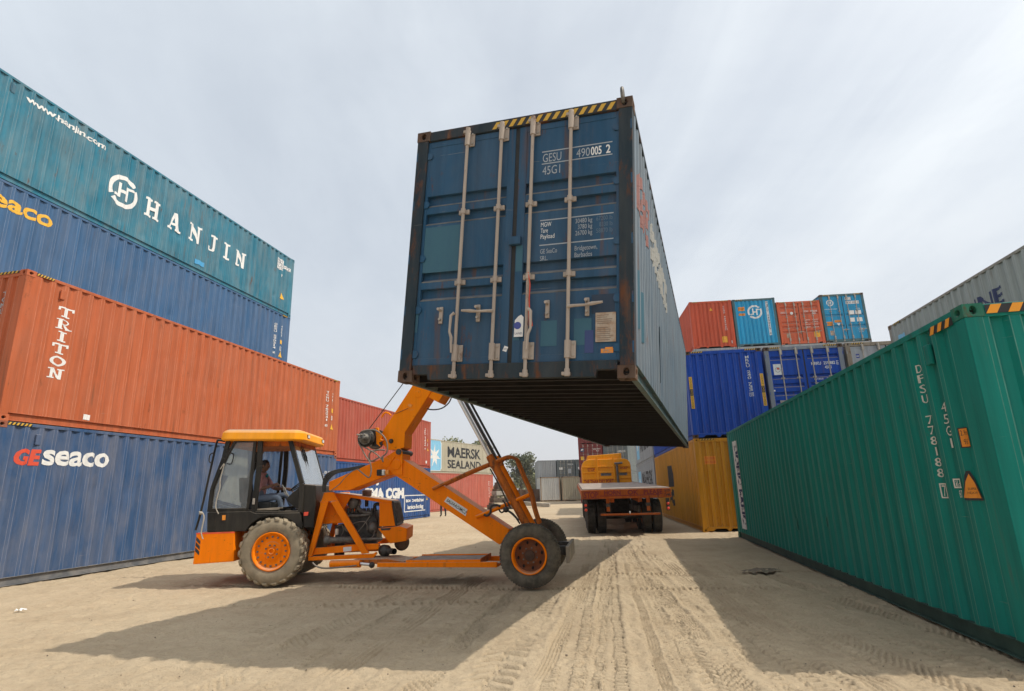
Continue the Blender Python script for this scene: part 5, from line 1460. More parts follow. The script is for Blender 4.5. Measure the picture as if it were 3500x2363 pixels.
def human(label, root, J, fwd, side, sc, shirt, trous, hands, cloth=None):
    """J: joints (world); one continuous skinned body plus a shaped head and hands joined in one mesh"""
    per = thing('person', label, 'person', root)
    O = Vector(root)
    names = list(J); idx = {n: i for i, n in enumerate(names)}
    E_ = [('pelvis', 'spine'), ('spine', 'chest'), ('chest', 'neck'), ('neck', 'skull'), ('chest', 'shL'), ('shL', 'elL'), ('elL', 'wrL'), ('chest', 'shR'), ('shR', 'elR'), ('elR', 'wrR'),
          ('pelvis', 'hiL'), ('hiL', 'knL'), ('knL', 'anL'), ('anL', 'toL'), ('pelvis', 'hiR'), ('hiR', 'knR'), ('knR', 'anR'), ('anR', 'toR')]
    rad = dict(pelvis=(.15, .12), spine=(.15, .115), chest=(.17, .12), neck=(.055, .058), skull=(.05, .05), sh=(.075, .075), el=(.045, .045), wr=(.03, .028), hi=(.095, .095), kn=(.065, .065), an=(.045, .045), to=(.042, .035))
    me = bpy.data.meshes.new('person')
    me.from_pydata([J[n] - O for n in names], [(idx[a], idx[b]) for a, b in E_], [])
    ob = bpy.data.objects.new('b', me); COL.objects.link(ob)
    sk = ob.modifiers.new('s', 'SKIN'); sk.use_smooth_shade = True
    sub = ob.modifiers.new('u', 'SUBSURF'); sub.levels = 2; sub.render_levels = 2
    for n, i in idx.items():
        r = rad.get(n) or rad[n[:2]]
        me.skin_vertices[0].data[i].radius = (r[0] * sc, r[1] * sc)
    me.skin_vertices[0].data[idx['pelvis']].use_root = True
    dg = bpy.context.evaluated_depsgraph_get()
    bm = bpy.data.meshes.new_from_object(ob.evaluated_get(dg))
    bpy.data.objects.remove(ob)
    m = MB()
    seg = []
    def cls(a, b):
        if a in ('neck',): return SKIN
        if a[:2] == 'el': return SKIN if per['label'].startswith('driver') else shirt
        if a[:2] in ('pe', 'hi', 'kn') and b[:2] in ('hi', 'kn', 'an'): return trous
        if a[:2] == 'an': return SHOE
        return shirt
    segs = [(J[a] - O, J[b] - O, cls(a, b)) for a, b in E_]
    vs = [v.co.copy() for v in bm.vertices]
    fm = {}
    for p in bm.polygons:
        c = p.center; best = None
        for a, b, mt in segs:
            d = b - a; t = max(0, min(1, (c - a).dot(d) / max(d.length_squared, 1e-9))); q = (c - a - d * t).length
            if best is None or q < best[0]: best = (q, mt)
        fm.setdefault(best[1], []).append(tuple(p.vertices))
    first = True; base_n = 0
    m.v = [tuple(v) for v in vs]
    for mt, fs in fm.items():
        if mt not in m.mats: m.mats.append(mt)
        k = m.mats.index(mt)
        for f in fs: m.f.append(f); m.m.append(k); m.sm.append(True)
    bpy.data.meshes.remove(bm)
    # head
    up = Vector((0, 0, 1)); hc = J['skull'] - O + up * .075 * sc
    TT = Matrix((fwd, side, up)).transposed()
    N, Mr = 20, 16; hv, hf = [], []
    for i in range(Mr + 1):
        ph = math.pi * i / Mr
        for k in range(N):
            t = 2 * math.pi * k / N
            x, y, z = math.sin(ph) * math.cos(t), math.sin(ph) * math.sin(t), math.cos(ph)
            X, Y, Z = x * .098, y * .076, z * .122
            if z < 0: X *= 1 - .12 * z * z if x > 0 else 1 - .35 * z * z; Y *= 1 + .35 * z
            if x > .3 and abs(y) < .22:
                X += .020 * math.exp(-((z + .12) / .14) ** 2) * math.exp(-(y / .12) ** 2)       # nose
                X += .006 * math.exp(-((z + .48) / .09) ** 2)                                  # lips
                X += .008 * math.exp(-((z + .82) / .12) ** 2)                                  # chin
            if x > .3: X -= .007 * math.exp(-((z - .02) / .09) ** 2) * math.exp(-((abs(y) - .38) / .14) ** 2)
            if x > .3: X += .005 * math.exp(-((z - .2) / .08) ** 2)
            hv.append(hc + TT @ (Vector((X, Y, Z)) * sc))
    for i in range(Mr):
        for k in range(N): hf.append((i * N + k, (i + 1) * N + k, (i + 1) * N + (k + 1) % N, i * N + (k + 1) % N))
    m.add(hv, hf, SKIN, True)
    for s_ in (-1, 1):
        m.ball(hc + TT @ (Vector((-.005, s_ * .078, -.005)) * sc), .022 * sc, .010 * sc, .032 * sc, SKIN, 8, TT)
        m.ball(hc + TT @ (Vector((.082, s_ * .031, .004)) * sc), .008 * sc, .013 * sc, .007 * sc, EYE, 8, TT)
        m.ball(hc + TT @ (Vector((.089, s_ * .031, .004)) * sc), .003 * sc, .006 * sc, .006 * sc, HAIR, 6, TT)
        m.ball(hc + TT @ (Vector((.090, s_ * .031, .026)) * sc), .006 * sc, .018 * sc, .004 * sc, HAIR, 6, TT)
    m.ball(hc + TT @ (Vector((.098, 0, -.043)) * sc), .006 * sc, .022 * sc, .005 * sc, HAIR, 8, TT)        # moustache
    # hands
    for h in ('L', 'R'):
        w = J['wr' + h] - O; d = (hands[h][0]).normalized(); nrm = hands[h][1].normalized(); lat = d.cross(nrm).normalized()
        m.tube([w - d * .02 * sc, w + d * .04 * sc, w + d * .085 * sc], [.026 * sc, .036 * sc, .036 * sc], SKIN, 8)
        for k in range(4):
            o = w + d * .08 * sc + lat * (k - 1.5) * .019 * sc; ln_ = (.070, .080, .075, .058)[k] * sc
            p1 = o + d * ln_ * .45 - nrm * .012 * sc; p2 = p1 + (d * .6 - nrm * .8).normalized() * ln_ * .35; p3 = p2 + (d * .1 - nrm).normalized() * ln_ * .28
            m.tube([o, p1, p2, p3], [.0095 * sc, .009 * sc, .0085 * sc, .006 * sc], SKIN, 6)
        o = w + d * .035 * sc - lat * .03 * sc; p1 = o + (d * .7 - lat * .8).normalized() * .04 * sc; p2 = p1 + (d - nrm * .5).normalized() * .032 * sc
        m.tube([o, p1, p2], [.013 * sc, .011 * sc, .008 * sc], SKIN, 6)
    body = m.build('body', per)
    # hair
    hm = MB(); hv, hf = [], []
    for i in range(9):
        ph = math.pi * .62 * i / 8
        for k in range(N):
            t = 2 * math.pi * k / N; x, y, z = math.sin(ph) * math.cos(t), math.sin(ph) * math.sin(t), math.cos(ph)
            lim = .50 if x > .45 else (-.02 if x > .1 else -.42)
            z2_ = max(z, lim); r_ = math.sqrt(max(0, 1 - z2_ * z2_)); n0 = max(1e-6, math.hypot(x, y))
            hv.append(hc + TT @ (Vector((x / n0 * r_ * .104 if n0 > 1e-3 else 0, y / n0 * r_ * .083 if n0 > 1e-3 else 0, z2_ * .131)) * sc * (1 + .02 * math.sin(7 * t + 5 * ph))))
    for i in range(8):
        for k in range(N): hf.append((i * N + k, (i + 1) * N + k, (i + 1) * N + (k + 1) % N, i * N + (k + 1) % N))
    hm.add(hv, hf, HAIR, True); hm.build('hair', per)
    # shirt collar
    cm_ = MB(); nk = J['neck'] - O
    cm_.lathe(nk - up * .035 * sc, up, [(-.02 * sc, .082 * sc), (.0, .072 * sc), (.03 * sc, .066 * sc), (.025 * sc, .075 * sc), (-.02 * sc, .09 * sc)], shirt, 14); cm_.build('collar', per)
    if cloth:
        cm_ = MB(); cm_.ball(nk + (fwd * .075 - up * .06) * sc, .03 * sc, .05 * sc, .045 * sc, TEALC, 10, TT)
        cm_.tube([nk + (fwd * .09 - up * .09) * sc, nk + (fwd * .14 - up * .25) * sc, nk + (fwd * .13 - up * .36) * sc], .006 * sc, DKTROU, 5); cm_.build('neck_cloth', per)
    return per

def RP(a, b, z): return RF.P(a, b, z)
t_, n_v = Vector(RF.t), Vector(RF.n); up = Vector((0, 0, 1))
dj = dict(pelvis=RP(-.56, .83, 1.42), spine=RP(-.58, .83, 1.55), chest=RP(-.555, .83, 1.73), neck=RP(-.53, .83, 1.865), skull=RP(-.515, .83, 1.925),
          shR=RP(-.565, .67, 1.80), elR=RP(-.47, .60, 1.57), wrR=RP(-.27, .66, 1.635), shL=RP(-.545, .99, 1.80), elL=RP(-.40, 1.06, 1.58), wrL=RP(-.13, 1.0, 1.565),
          hiR=RP(-.53, .75, 1.40), knR=RP(-.18, .70, 1.425), anR=RP(-.06, .70, 1.08), toR=RP(.07, .70, 1.04), hiL=RP(-.53, .91, 1.40), knL=RP(-.12, .96, 1.46), anL=RP(.06, .96, 1.10), toL=RP(.18, .96, 1.06))
human('driver in a maroon shirt and grey trousers sitting in the open crane cab', RP(-.56, .83, 1.34), dj, t_, n_v, .86, SHIRT, TROUS,
      {'R': (t_ * .9 + up * .15, up), 'L': (t_ * .9 - up * .25, up)}, True)
px_, py_ = -4.39, 35.4
fw, sdv = Vector((-.5, .87, 0)), Vector((-.87, -.5, 0))
W_ = lambda f, s_, z: Vector((px_, py_, 0)) + fw * f + sdv * s_ + up * z
bj = dict(pelvis=W_(0, 0, .95), spine=W_(-.01, 0, 1.1), chest=W_(0, 0, 1.32), neck=W_(.01, 0, 1.48), skull=W_(.02, 0, 1.55), shL=W_(0, .19, 1.41), elL=W_(-.04, .25, 1.13), wrL=W_(.06, .23, .90), shR=W_(0, -.19, 1.41), elR=W_(-.04, -.25, 1.13), wrR=W_(.08, -.22, .90),
          hiL=W_(0, .10, .92), knL=W_(.03, .13, .50), anL=W_(0, .14, .09), toL=W_(.15, .15, .04), hiR=W_(0, -.10, .92), knR=W_(.03, -.13, .50), anR=W_(-.02, -.15, .09), toR=W_(.13, -.17, .04))
human('person in dark trousers standing beside the deep blue container, seen only below the orange beam', (px_, py_, 0), bj, fw, sdv, 1.0, DKSHIRT, DKTROU, {'L': (-up, -sdv), 'R': (-up, sdv)})

# ------------------------------------------------------------------ truck with flat trailer
TORG = paint('truck_orange_paint', (0.50, 0.105, 0.010), .16, .8, .05, .65, 50, chip=.8, lie=.5)
TYEL = paint('truck_cab_yellow_paint', (0.84, 0.33, 0.010), .10, .3, .04, .55, 56, chip=.4, dkf=.9, spec=.1)
DECK = plain('bleached_deck_planks', (0.27, 0.21, 0.17), .85, 0, .3, 4, .2, (0.38, 0.31, 0.26))
TYREB = plain('truck_tyre', (0.035, 0.032, 0.028), .9, 0, .4, 7, .2, (0.08, 0.07, 0.055))
MAROONL = letter('maroon_hand_lettering', (0.20, 0.015, 0.02), .2, 51)
TY = R(84.6)
td = Vector((math.cos(TY), math.sin(TY), 0)); tl = Vector((-math.sin(TY), math.cos(TY), 0))     # along, to the left
T0 = Vector((3.37, 18.0, 0))
truck = thing('flatbed_truck', 'orange truck seen from behind with an empty flat trailer reading HORN OK PLEASE', 'truck', T0)
tb = lambda mb, name, parent=None, bevel=.008: mb.build(name, parent or truck, bevel=bevel, loc=(0, 0, 0))
TP = lambda a, l, z: td * a + tl * l + Vector((0, 0, z))
TM = Matrix((td, tl, Vector((0, 0, 1)))).transposed().to_4x4()
pit = .028
def tbox(m, a0, a1, l0, l1, z0, z1, mat, tilt=0.0):
    T = TM @ Matrix.Shear('XZ', 4, (0, 0)) if False else TM
    vs = [TP(a, l, z + tilt * a) for z in (z0, z1) for l in (l0, l1) for a in (a0, a1)]
    m.add(vs, [(0, 2, 3, 1), (4, 5, 7, 6), (0, 1, 5, 4), (2, 6, 7, 3), (0, 4, 6, 2), (1, 3, 7, 5)], mat)
m = MB(); tbox(m, .02, 10.5, -1.32, 1.32, 1.355, 1.40, DECK, pit); deck = tb(m, 'deck')
m = MB(); tbox(m, 0, .10, -1.36, 1.36, 1.10, 1.372, TORG); tbox(m, .1, 10.5, 1.26, 1.36, 1.17, 1.35, TORG, pit); tbox(m, .1, 10.5, -1.36, -1.26, 1.17, 1.35, TORG, pit)
for l in (-.42, .42): tbox(m, .1, 10.5, l - .06, l + .06, .98, 1.35, TORG, pit)
tf = tb(m, 'trailer_frame', None, .01)
m = MB(); q = lambda tris, d=.004: [m.add([TP(-d, -p[0], p[1]) for p in t_], [tuple(range(len(t_)))], MAROONL) for t_ in tris]
q(fit_text('STOP', -1.28, -.85, 1.13, 1.31, .02)); q(fit_text('HORN', -.66, -.16, 1.205, 1.345, .03)); q(fit_text('OK', .05, .38, 1.205, 1.345, .03)); q(fit_text('PLEASE', .54, 1.10, 1.205, 1.345, .03))
q([rect(-.80, 1.02, 1.175, 1.195)]); q(frame_rect(-1.31, -.82, 1.11, 1.33, .008))
m2_ = m; m = MB()
def qb(tris): [m.add([TP(-.0045, -p[0], p[1]) for p in t_], [tuple(range(len(t_)))], BLACK) for t_ in tris]
qb(fit_text('GJ1BV', 1.08 + .07, 1.34, 1.265, 1.355, .015)); qb(fit_text('1546', 1.14, 1.34, 1.13, 1.235, .015))
m2_.build('lettering', tf, loc=(0, 0, 0)); m.build('registration_lettering', tf, loc=(0, 0, 0))
m = MB()
for l in (-.66, .56): tbox(m, .05, .13, l - .05, l + .05, .72, 1.10, TORG); tbox(m, .04, .14, l - .07, l + .07, .86, .96, IRON)
tbox(m, .04, .12, -1.0, .80, .60, .66, TORG); tb(m, 'underrun_bar', None, .008)
m = MB(); m.ball(TP(.03, -.08, .68), .10, .02, .05, WHITE, 8, TM.to_3x3()); tb(m, 'tied_rag', None, 0)
for l in (-1.24, 1.24):
    m = MB(); tbox(m, .03, .08, l - .05, l + .05, .72, 1.08, IRON)
    for z in (.78, .92): m.ball(TP(.02, l, z), .02, .045, .045, REDLENS, 10, TM.to_3x3())
    tb(m, 'tail_lamp', None, .004)
def twheel(a, l, z, rad, w, parent=truck):
    h = bpy.data.objects.new('wheel', None); COL.objects.link(h); h.parent = parent; h.location = TP(a, l, z); h.empty_display_size = .2
    m = MB(); c = Vector((0, 0, 0)); s = 1 if l > 0 else -1
    r = rad - .015
    m.lathe(c - tl * w / 2, tl, [(.04, .29), (0, .34), (0, r * .85), (.03, r * .97), (.05, r), (w - .05, r), (w - .03, r * .97), (w, r * .85), (w, .34), (w - .04, .29)], TYREB, 36)
    N = 40
    for i in range(N):
        th = 2 * math.pi * i / N
        for k in range(3):
            y0 = -w / 2 + .02 + k * (w - .04) / 3; y1 = y0 + (w - .04) / 3 - .012; o = (.04, -.04, .04)[k]; vs = []
            for yy, oo in ((y0, 0), (y1, o)):
                for rr_ in (r * .96, rad):
                    for dh in (-.05, .05):
                        t = th + oo + dh; vs.append((td * math.cos(t) + Vector((0, 0, math.sin(t)))) * rr_ + tl * yy)
            m.add(vs, [(0, 1, 3, 2), (4, 6, 7, 5), (2, 3, 7, 6), (0, 2, 6, 4), (1, 5, 7, 3)], TYREB)
    m.build('tyre', h, loc=(0, 0, 0)); m = MB(); m.lathe(c - tl * w / 2 * s, tl * s, [(.03, .29), (.02, .27), (.12, .24), (.14, .12), (.1, .1), (.1, 0)], ORGR, 24); m.build('rim', h, loc=(0, 0, 0))
for a in (1.55, 2.85):
    for l in (-1.06, -.72, .72, 1.06): twheel(a, l, .515, .52, .29)
m = MB()
for a in (1.55, 2.85): m.tube([TP(a, -.95, .515), TP(a, .95, .515)], .09, IRON, 10)
for l in (-.46, .46): tbox(m, .9, 3.5, l - .05, l + .05, .66, .84, IRON); tbox(m, 2.1, 2.3, l - .08, l + .08, .66, 1.0, IRON)
tb(m, 'axles_and_springs', None, .005)
m = MB(); tbox(m, .8, 3.6, -1.25, -.6, 1.075, 1.085, IRON); tbox(m, .8, 3.6, .6, 1.25, 1.075, 1.085, IRON); tbox(m, 4.4, 4.5, -.5, .5, .5, 1.1, IRON); tb(m, 'mudguard')
# tractor unit
def sect(a, pts, mat, m): m.add([TP(a, -s, z) for s, z in pts], [tuple(range(len(pts)))], mat)
ca0, ca1 = 8.9, 10.9
out_ = [(-1.12, 1.25), (-1.12, 2.42), (-1.08, 2.56), (-.98, 2.66), (-.80, 2.72), (.86, 2.72), (1.0, 2.66), (1.09, 2.55), (1.12, 2.40), (1.12, 1.25)]
m = MB(); m.prism([TP(ca0, -s, z) for s, z in out_], td * (ca1 - ca0), TYEL)
m.prism([TP(ca0 + .12, -s, z) for s, z in [(-.84, 2.70), (-.84, 2.90), (.74, 2.98), (.74, 2.70)]], td * 1.0, TYEL)
cab_ = tb(m, 'cab', None, .02)
m = MB()
for z in (2.38, 2.13, 1.86, 1.58): tbox(m, ca0 - .05, ca0 + .01, -1.10, 1.10, z - .03, z + .03, TYEL)
for l in (.42, -.34): tbox(m, ca0 - .09, ca0 + .01, l - .035, l + .035, 1.78, 2.84, TYEL)
tb(m, 'cab_ribs', cab_, .006)
for s0, s1 in ((-.28, .22), (.56, .95)):
    m = MB(); tbox(m, ca0 - .012, ca0 + .005, -s1, -s0, 1.95, 2.10, GLS); tbox(m, ca0 - .008, ca0 + .004, -s1 + .02, -s0 - .02, 1.97, 2.08, IRON2); tb(m, 'rear_window', cab_, .01)
m = MB(); q = lambda tris: [m.add([TP(ca0 - .008, -p[0], p[1]) for p in t_], [tuple(range(len(t_)))], REDL2) for t_ in tris]
REDL2 = letter('dark_red_lettering', (0.35, 0.03, 0.01), .2, 52)
q(fit_text('THE THAR DRY PORT', -1.06, .30, 1.63, 1.80, .03)); q(fit_text('STOP', -.86, -.53, 2.19, 2.33, .02)); q([rect(-.84, -.52, 2.165, 2.175)]); q(fit_text('4587', .62, .98, 2.24, 2.34, .01)); m.build('lettering', cab_, loc=(0, 0, 0))
m = MB(); m.tube([TP(ca0 - .12, -.50, 1.3), TP(ca0 - .12, -.48, 2.45)], .055, IRON2, 12); m.tube([TP(ca0 - .12, -.38, 2.50), TP(ca0 - .12, -.74, 2.52)], .05, IRON2, 10); tb(m, 'exhaust_stack', cab_, 0)
m = MB(); tbox(m, ca1 - .6, ca1 - .5, 1.16, 1.26, 1.95, 2.3, RUBBER); tbox(m, ca1 - .6, ca1 - .5, -1.26, -1.16, 1.9, 2.25, RUBBER); tb(m, 'wing_mirror', cab_, .01)
m = MB(); tbox(m, 6.2, 12.6, -.45, .45, .72, .92, IRON); tbox(m, 10.9, 12.4, -1.0, 1.0, .8, 1.9, TORG); tb(m, 'tractor_chassis', None, .02)
for a in (7.3, 11.6):
    for l in ((-1.0, -.68, .68, 1.0) if a < 10 else (-1.0, 1.0)): twheel(a, l, .505, .51, .28)

# ------------------------------------------------------------------ concrete beams, skip, rag, paper, stones
CONC = plain('weathered_concrete', (0.36, 0.33, 0.28), .9, 0, .25, 5, .3)
DKWOOD = plain('dark_old_sleeper', (0.10, 0.075, 0.055), .9, 0, .35, 5, .4)
rnd = random.Random(5)
desc = ['lowest dark beam of the pile beside the dull red container', 'second dark beam from the bottom of the pile', 'pale concrete beam in the middle of the pile', 'dark beam above the pale one in the pile', 'topmost short pale block of the pile']
for k in range(5):
    m = MB(); T = Matrix.Translation((-1.1 + .05 * k, 47.0 + .3 * k, .18 + k * .52)) @ Matrix.Rotation(R(18 + 4 * (k % 3)), 4, 'Z')
    w_ = 2.3 - .28 * k
    m.box(-w_ / 2, w_ / 2, -.5, .5, -.17, .17, CONC if k in (2, 4) else DKWOOD, T); tag(m.build('stacked_beam', None, bevel=.03), desc[k], 'beam', 'beams piled beside the far containers')
    m = MB()
    for dx in (-.4, .4): m.box(dx * w_ - .12, dx * w_ + .12, -.45, .45, .172, .345, DKWOOD, T)
    if k < 4: tag(m.build('timber_spacer', None, bevel=.01), 'timber spacers on the ' + desc[k], 'timber')
m = MB(); T = Matrix.Translation((1.0, 50.3, .28)) @ Matrix.Rotation(R(-14), 4, 'Z') @ Matrix.Rotation(R(5), 4, 'Y'); m.box(-1.7, 1.9, -.25, .25, -.16, .16, CONC, T); tag(m.build('concrete_beam', None, bevel=.03), 'long pale concrete beam lying slanted on the sand beside the pile', 'beam')
SKR = paint('rusted_skip_paint', (0.09, 0.045, 0.03), .3, 1.0, .2, .8, 55)
m = MB(); T = Matrix.Translation((1.9, 74.0, 0)) @ Matrix.Rotation(R(4), 4, 'Z')
for (x0, x1, y0, y1, z0, z1) in ((-2.6, 2.4, -1.2, 1.2, .0, .12), (-2.6, 2.4, -1.2, -1.1, .12, 1.5), (-2.6, 2.4, 1.1, 1.2, .12, 1.5), (-2.6, -2.5, -1.1, 1.1, .12, 1.5), (2.3, 2.4, -1.1, 1.1, .12, 1.5)): m.box(x0, x1, y0, y1, z0, z1, SKR, T)
for k in range(7): m.box(-2.5 + k * .8, -2.42 + k * .8, -1.27, -1.2, .05, 1.45, SKR, T)
tag(m.build('rusty_skip', None, bevel=.02), 'dark rusty open skip in front of the far bushes', 'skip')
RAGM = plain('dirty_rag', (0.17, 0.135, 0.095), .95, 0, .5, 14, .8)
m = MB(); vs, fs = [], []
for i in range(13):
    for j in range(9):
        u, v = (i - 6) / 6, (j - 4) / 4; e = max(0, 1 - u * u - v * v * .9)
        vs.append((4.05 + u * .36 + rnd.uniform(-.02, .02), 10.1 + v * .28 + u * .12 + rnd.uniform(-.02, .02), .010 + e ** .5 * (.02 + rnd.uniform(0, .035))))
for i in range(12):
    for j in range(8):
        u, v = (i - 5.5) / 6, (j - 3.5) / 4
        if u * u + v * v < rnd.uniform(.35, 1.15) and rnd.random() < .8: fs.append((i * 9 + j, (i + 1) * 9 + j, (i + 1) * 9 + j + 1, i * 9 + j + 1))
m.add(vs, fs, RAGM, True); tag(m.build('crumpled_rag'), 'dirty crumpled rag lying on the sand near the green container', 'rag')
m = MB(); vs = []
for i in range(6):
    for j in range(4): vs.append((-6.85 + i * .022 + rnd.uniform(-.01, .01), 8.3 + j * .03, .012 + rnd.uniform(0, .035)))
m.add(vs, [(i * 4 + j, (i + 1) * 4 + j, (i + 1) * 4 + j + 1, i * 4 + j + 1) for i in range(5) for j in range(3)], plain('white_plastic', (.7, .7, .68), .5)); tag(m.build('plastic_scrap'), 'scrap of white plastic on the sand at the lower left', 'litter')

# ------------------------------------------------------------------ trees and bushes
def leafmat(name, c):
    t = NT(name); g = t.n.new('ShaderNodeNewGeometry'); 
    nz = t.noise((1, 1, 1), .9, 3, .6)
    rp = t.n.new('ShaderNodeMix'); rp.data_type = 'RGBA'
    t.l.new(g.outputs['Random Per Island'], rp.inputs['Factor'])
    rp.inputs['A'].default_value = (c[0] * .6, c[1] * .65, c[2] * .6, 1); rp.inputs['B'].default_value = (c[0] * 1.5, c[1] * 1.35, c[2] * 1.2, 1)
    return t.done(rp.outputs['Result'], .7)
LEAF1 = leafmat('dark_tree_leaves', (0.115, 0.135, 0.085)); LEAF2 = leafmat('olive_leaves', (0.17, 0.19, 0.095)); LEAF3 = leafmat('dry_bush_leaves', (0.22, 0.205, 0.125))
BARK = plain('grey_bark', (0.10, 0.08, 0.06), .95, 0, .3, 6, .4)
def tree(name, label, cat, x, y, h, cw, mat, seed, nleaf=2600, trunk=True, low=.3, ls=.26, group=None):
    rn = random.Random(seed); tr = thing(name, label, cat, (x, y, 0), group)
    if trunk:
        m = MB(); tips = []
        m.tube([Vector((0, 0, -.1)), Vector((.05 * h * .1, 0, h * .18)), Vector((0, .02 * h, h * .4))], [h * .035, h * .026, h * .018], BARK, 9)
        for k in range(7):
            a = rn.uniform(0, 6.28); b0 = Vector((0, 0, h * rn.uniform(.22, .4))); e = Vector((math.cos(a) * cw * .38, math.sin(a) * cw * .38, h * rn.uniform(.5, .85)))
            m.tube([b0, (b0 + e) / 2 + Vector((rn.uniform(-.2, .2), rn.uniform(-.2, .2), .1)), e], [h * .014, h * .009, h * .003], BARK, 6)
        m.build('trunk', tr)
    m = MB(); blobs = []
    for k in range(16):
        a = rn.uniform(0, 6.28); q = rn.random() ** .5; zz = rn.uniform(low + .1, .93)
        wid = cw * .5 * (1 - .55 * max(0, (zz - .55) / .45))
        blobs.append((Vector((math.cos(a) * q * wid * .8, math.sin(a) * q * wid * .8, h * zz)), cw * rn.uniform(.11, .21)))
    vs, fs = [], []
    for k in range(nleaf):
        c, r = blobs[rn.randrange(len(blobs))]
        d = Vector((rn.gauss(0, 1), rn.gauss(0, 1), rn.gauss(0, .8))); d = d.normalized() * r * rn.random() ** .4
        p = c + d
        if p.z < .05: continue
        u = Vector((rn.gauss(0, 1), rn.gauss(0, 1), rn.gauss(0, 1))).normalized(); v = u.cross(Vector((rn.gauss(0, 1), rn.gauss(0, 1), rn.gauss(0, 1)))).normalized()
        s_ = ls * rn.uniform(.5, 1.2); o = len(vs)
        vs += [p - u * s_, p + v * s_ * .5, p + u * s_, p - v * s_ * .5]; fs.append((o, o + 1, o + 2, o + 3))
    m.add(vs, fs, mat); m.build('crown', tr)
    return tr
tree('broadleaf_tree', 'big dark green tree with a broad round crown beyond the yard', 'tree', .9, 104, 7.2, 8.2, LEAF1, 3, 4200, ls=.30)
tree('broadleaf_tree', 'tall olive tree peeping over the middle of the cream grey container', 'tree', -9.0, 84, 8.8, 7.5, LEAF2, 4, 2600)
tree('broadleaf_tree', 'tall olive tree peeping over the cream grey container beside the crane piston rod', 'tree', -5.2, 86, 8.8, 6.0, LEAF2, 5, 2200)
tree('broadleaf_tree', 'small olive tree right of the big dark tree, beside the far grey containers', 'tree', 4.1, 96, 4.2, 4.0, LEAF2, 6, 1500, ls=.22)
for i, (x, y, h, w, mt, lab) in enumerate(((-1.6, 72, 1.9, 4.5, LEAF3, 'pale dry bush left of the rusty skip, behind the guard rails'), (1.6, 84, 3.2, 4.0, LEAF3, 'dry bush under the big dark tree'), (3.6, 86, 2.6, 3.8, LEAF3, 'low dry bush behind the rusty skip'), (-3.4, 80, 2.2, 4.0, LEAF2, 'green bush at the left foot of the big dark tree'), (5.2, 92, 2.0, 3.5, LEAF2, 'green bush right of the skip against the far containers'))):
    tree('wild_bush', lab, 'bush', x, y, h, w, mt, 20 + i, 1300, trunk=False, low=.0, ls=.16)
m = MB(); rn = random.Random(9); vs, fs = [], []
for k in range(5200):
    x = rn.uniform(-60, 60); y = 150 + rn.uniform(0, 25); hh = 4.0 + 1.6 * math.sin(x * .21) + 1.1 * math.sin(x * .53 + 1); z = rn.random() ** .8 * max(1.4, hh)
    u = Vector((rn.gauss(0, 1), rn.gauss(0, 1), rn.gauss(0, 1))).normalized(); v = u.cross(Vector((rn.gauss(0, 1), rn.gauss(0, 1), rn.gauss(0, 1)))).normalized(); s_ = rn.uniform(.4, .9); o = len(vs); p = Vector((x, y, z))
    vs += [p - u * s_, p + v * s_ * .6, p + u * s_, p - v * s_ * .6]; fs.append((o, o + 1, o + 2, o + 3))
m.add(vs, fs, LEAF2); tag(m.build('scrubland'), 'far belt of scrub along the horizon', 'scrub', kind='stuff')

# ------------------------------------------------------------------ dusty air
hz = MB(); hz.box(-260, 260, -60, 420, -1.2, 16, None if False else DARK)
hzo = hz.build('haze'); hzo['kind'] = 'stuff'; hzo['label'] = 'pale dusty haze over the yard'
hm_ = bpy.data.materials.new('haze_air'); hm_.use_nodes = True; hn = hm_.node_tree.nodes; hn.clear()
ho = hn.new('ShaderNodeOutputMaterial'); hv_ = hn.new('ShaderNodeVolumePrincipled')
hv_.inputs['Color'].default_value = (0.86, 0.87, 0.88, 1); hv_.inputs['Density'].default_value = 0.0005; hv_.inputs['Anisotropy'].default_value = 0.3
hm_.node_tree.links.new(hv_.outputs[0], ho.inputs['Volume']); hzo.data.materials.clear(); hzo.data.materials.append(hm_)
SC.cycles.volume_bounces = 0

# ------------------------------------------------------------------ ground
rng = np.random.default_rng(3)
def vnoise(x, y, s, seed):
    g = np.random.default_rng(seed).random((256, 256)); x = x / s; y = y / s
    xi = np.floor(x).astype(int); yi = np.floor(y).astype(int); fx = x - xi; fy = y - yi
    fx = fx * fx * (3 - 2 * fx); fy = fy * fy * (3 - 2 * fy)
    a = g[xi % 256, yi % 256]; b = g[(xi + 1) % 256, yi % 256]; c = g[xi % 256, (yi + 1) % 256]; d = g[(xi + 1) % 256, (yi + 1) % 256]
    return (a * (1 - fx) + b * fx) * (1 - fy) + (c * (1 - fx) + d * fx) * fy - .5
ys = [-30., -15., -6., -2., 0., 1.2, 2.0]; yv = 2.6
while yv < 34: ys.append(yv); yv += max(.011, yv * yv / 2400)
ys += [36, 39, 43, 48, 55, 65, 80, 100, 130, 180, 260, 400]
xs = [-250., -200., -100., -60., -40., -28., -20., -16., -13.]
xv = -11.0
while xv < 9: xs.append(xv); xv += .012 if -2.9 < xv < 5.2 else .028
xs += [9.2, 10, 12, 15, 20, 28, 40, 60, 100, 200, 250]
X, Y = np.meshgrid(np.array(xs), np.array(ys))
h = .026 * vnoise(X, Y, 2.3, 1) + .024 * vnoise(X, Y, .8, 2) + .020 * vnoise(X, Y, .27, 3) + .014 * vnoise(X, Y, .09, 4) + .006 * vnoise(X, Y, .035, 5)
rough = np.clip(vnoise(X, Y, 1.6, 6) * 3 + .35, 0, 1)
h += (.35 + rough) * .040 * np.abs(vnoise(X * .7 + .3 * vnoise(X, Y, .5, 8), Y * 1.7, .15, 7)) + (.3 + rough) * .022 * np.abs(vnoise(X * .8, Y * 1.5 + .1 * vnoise(X, Y, .2, 9), .07, 10))
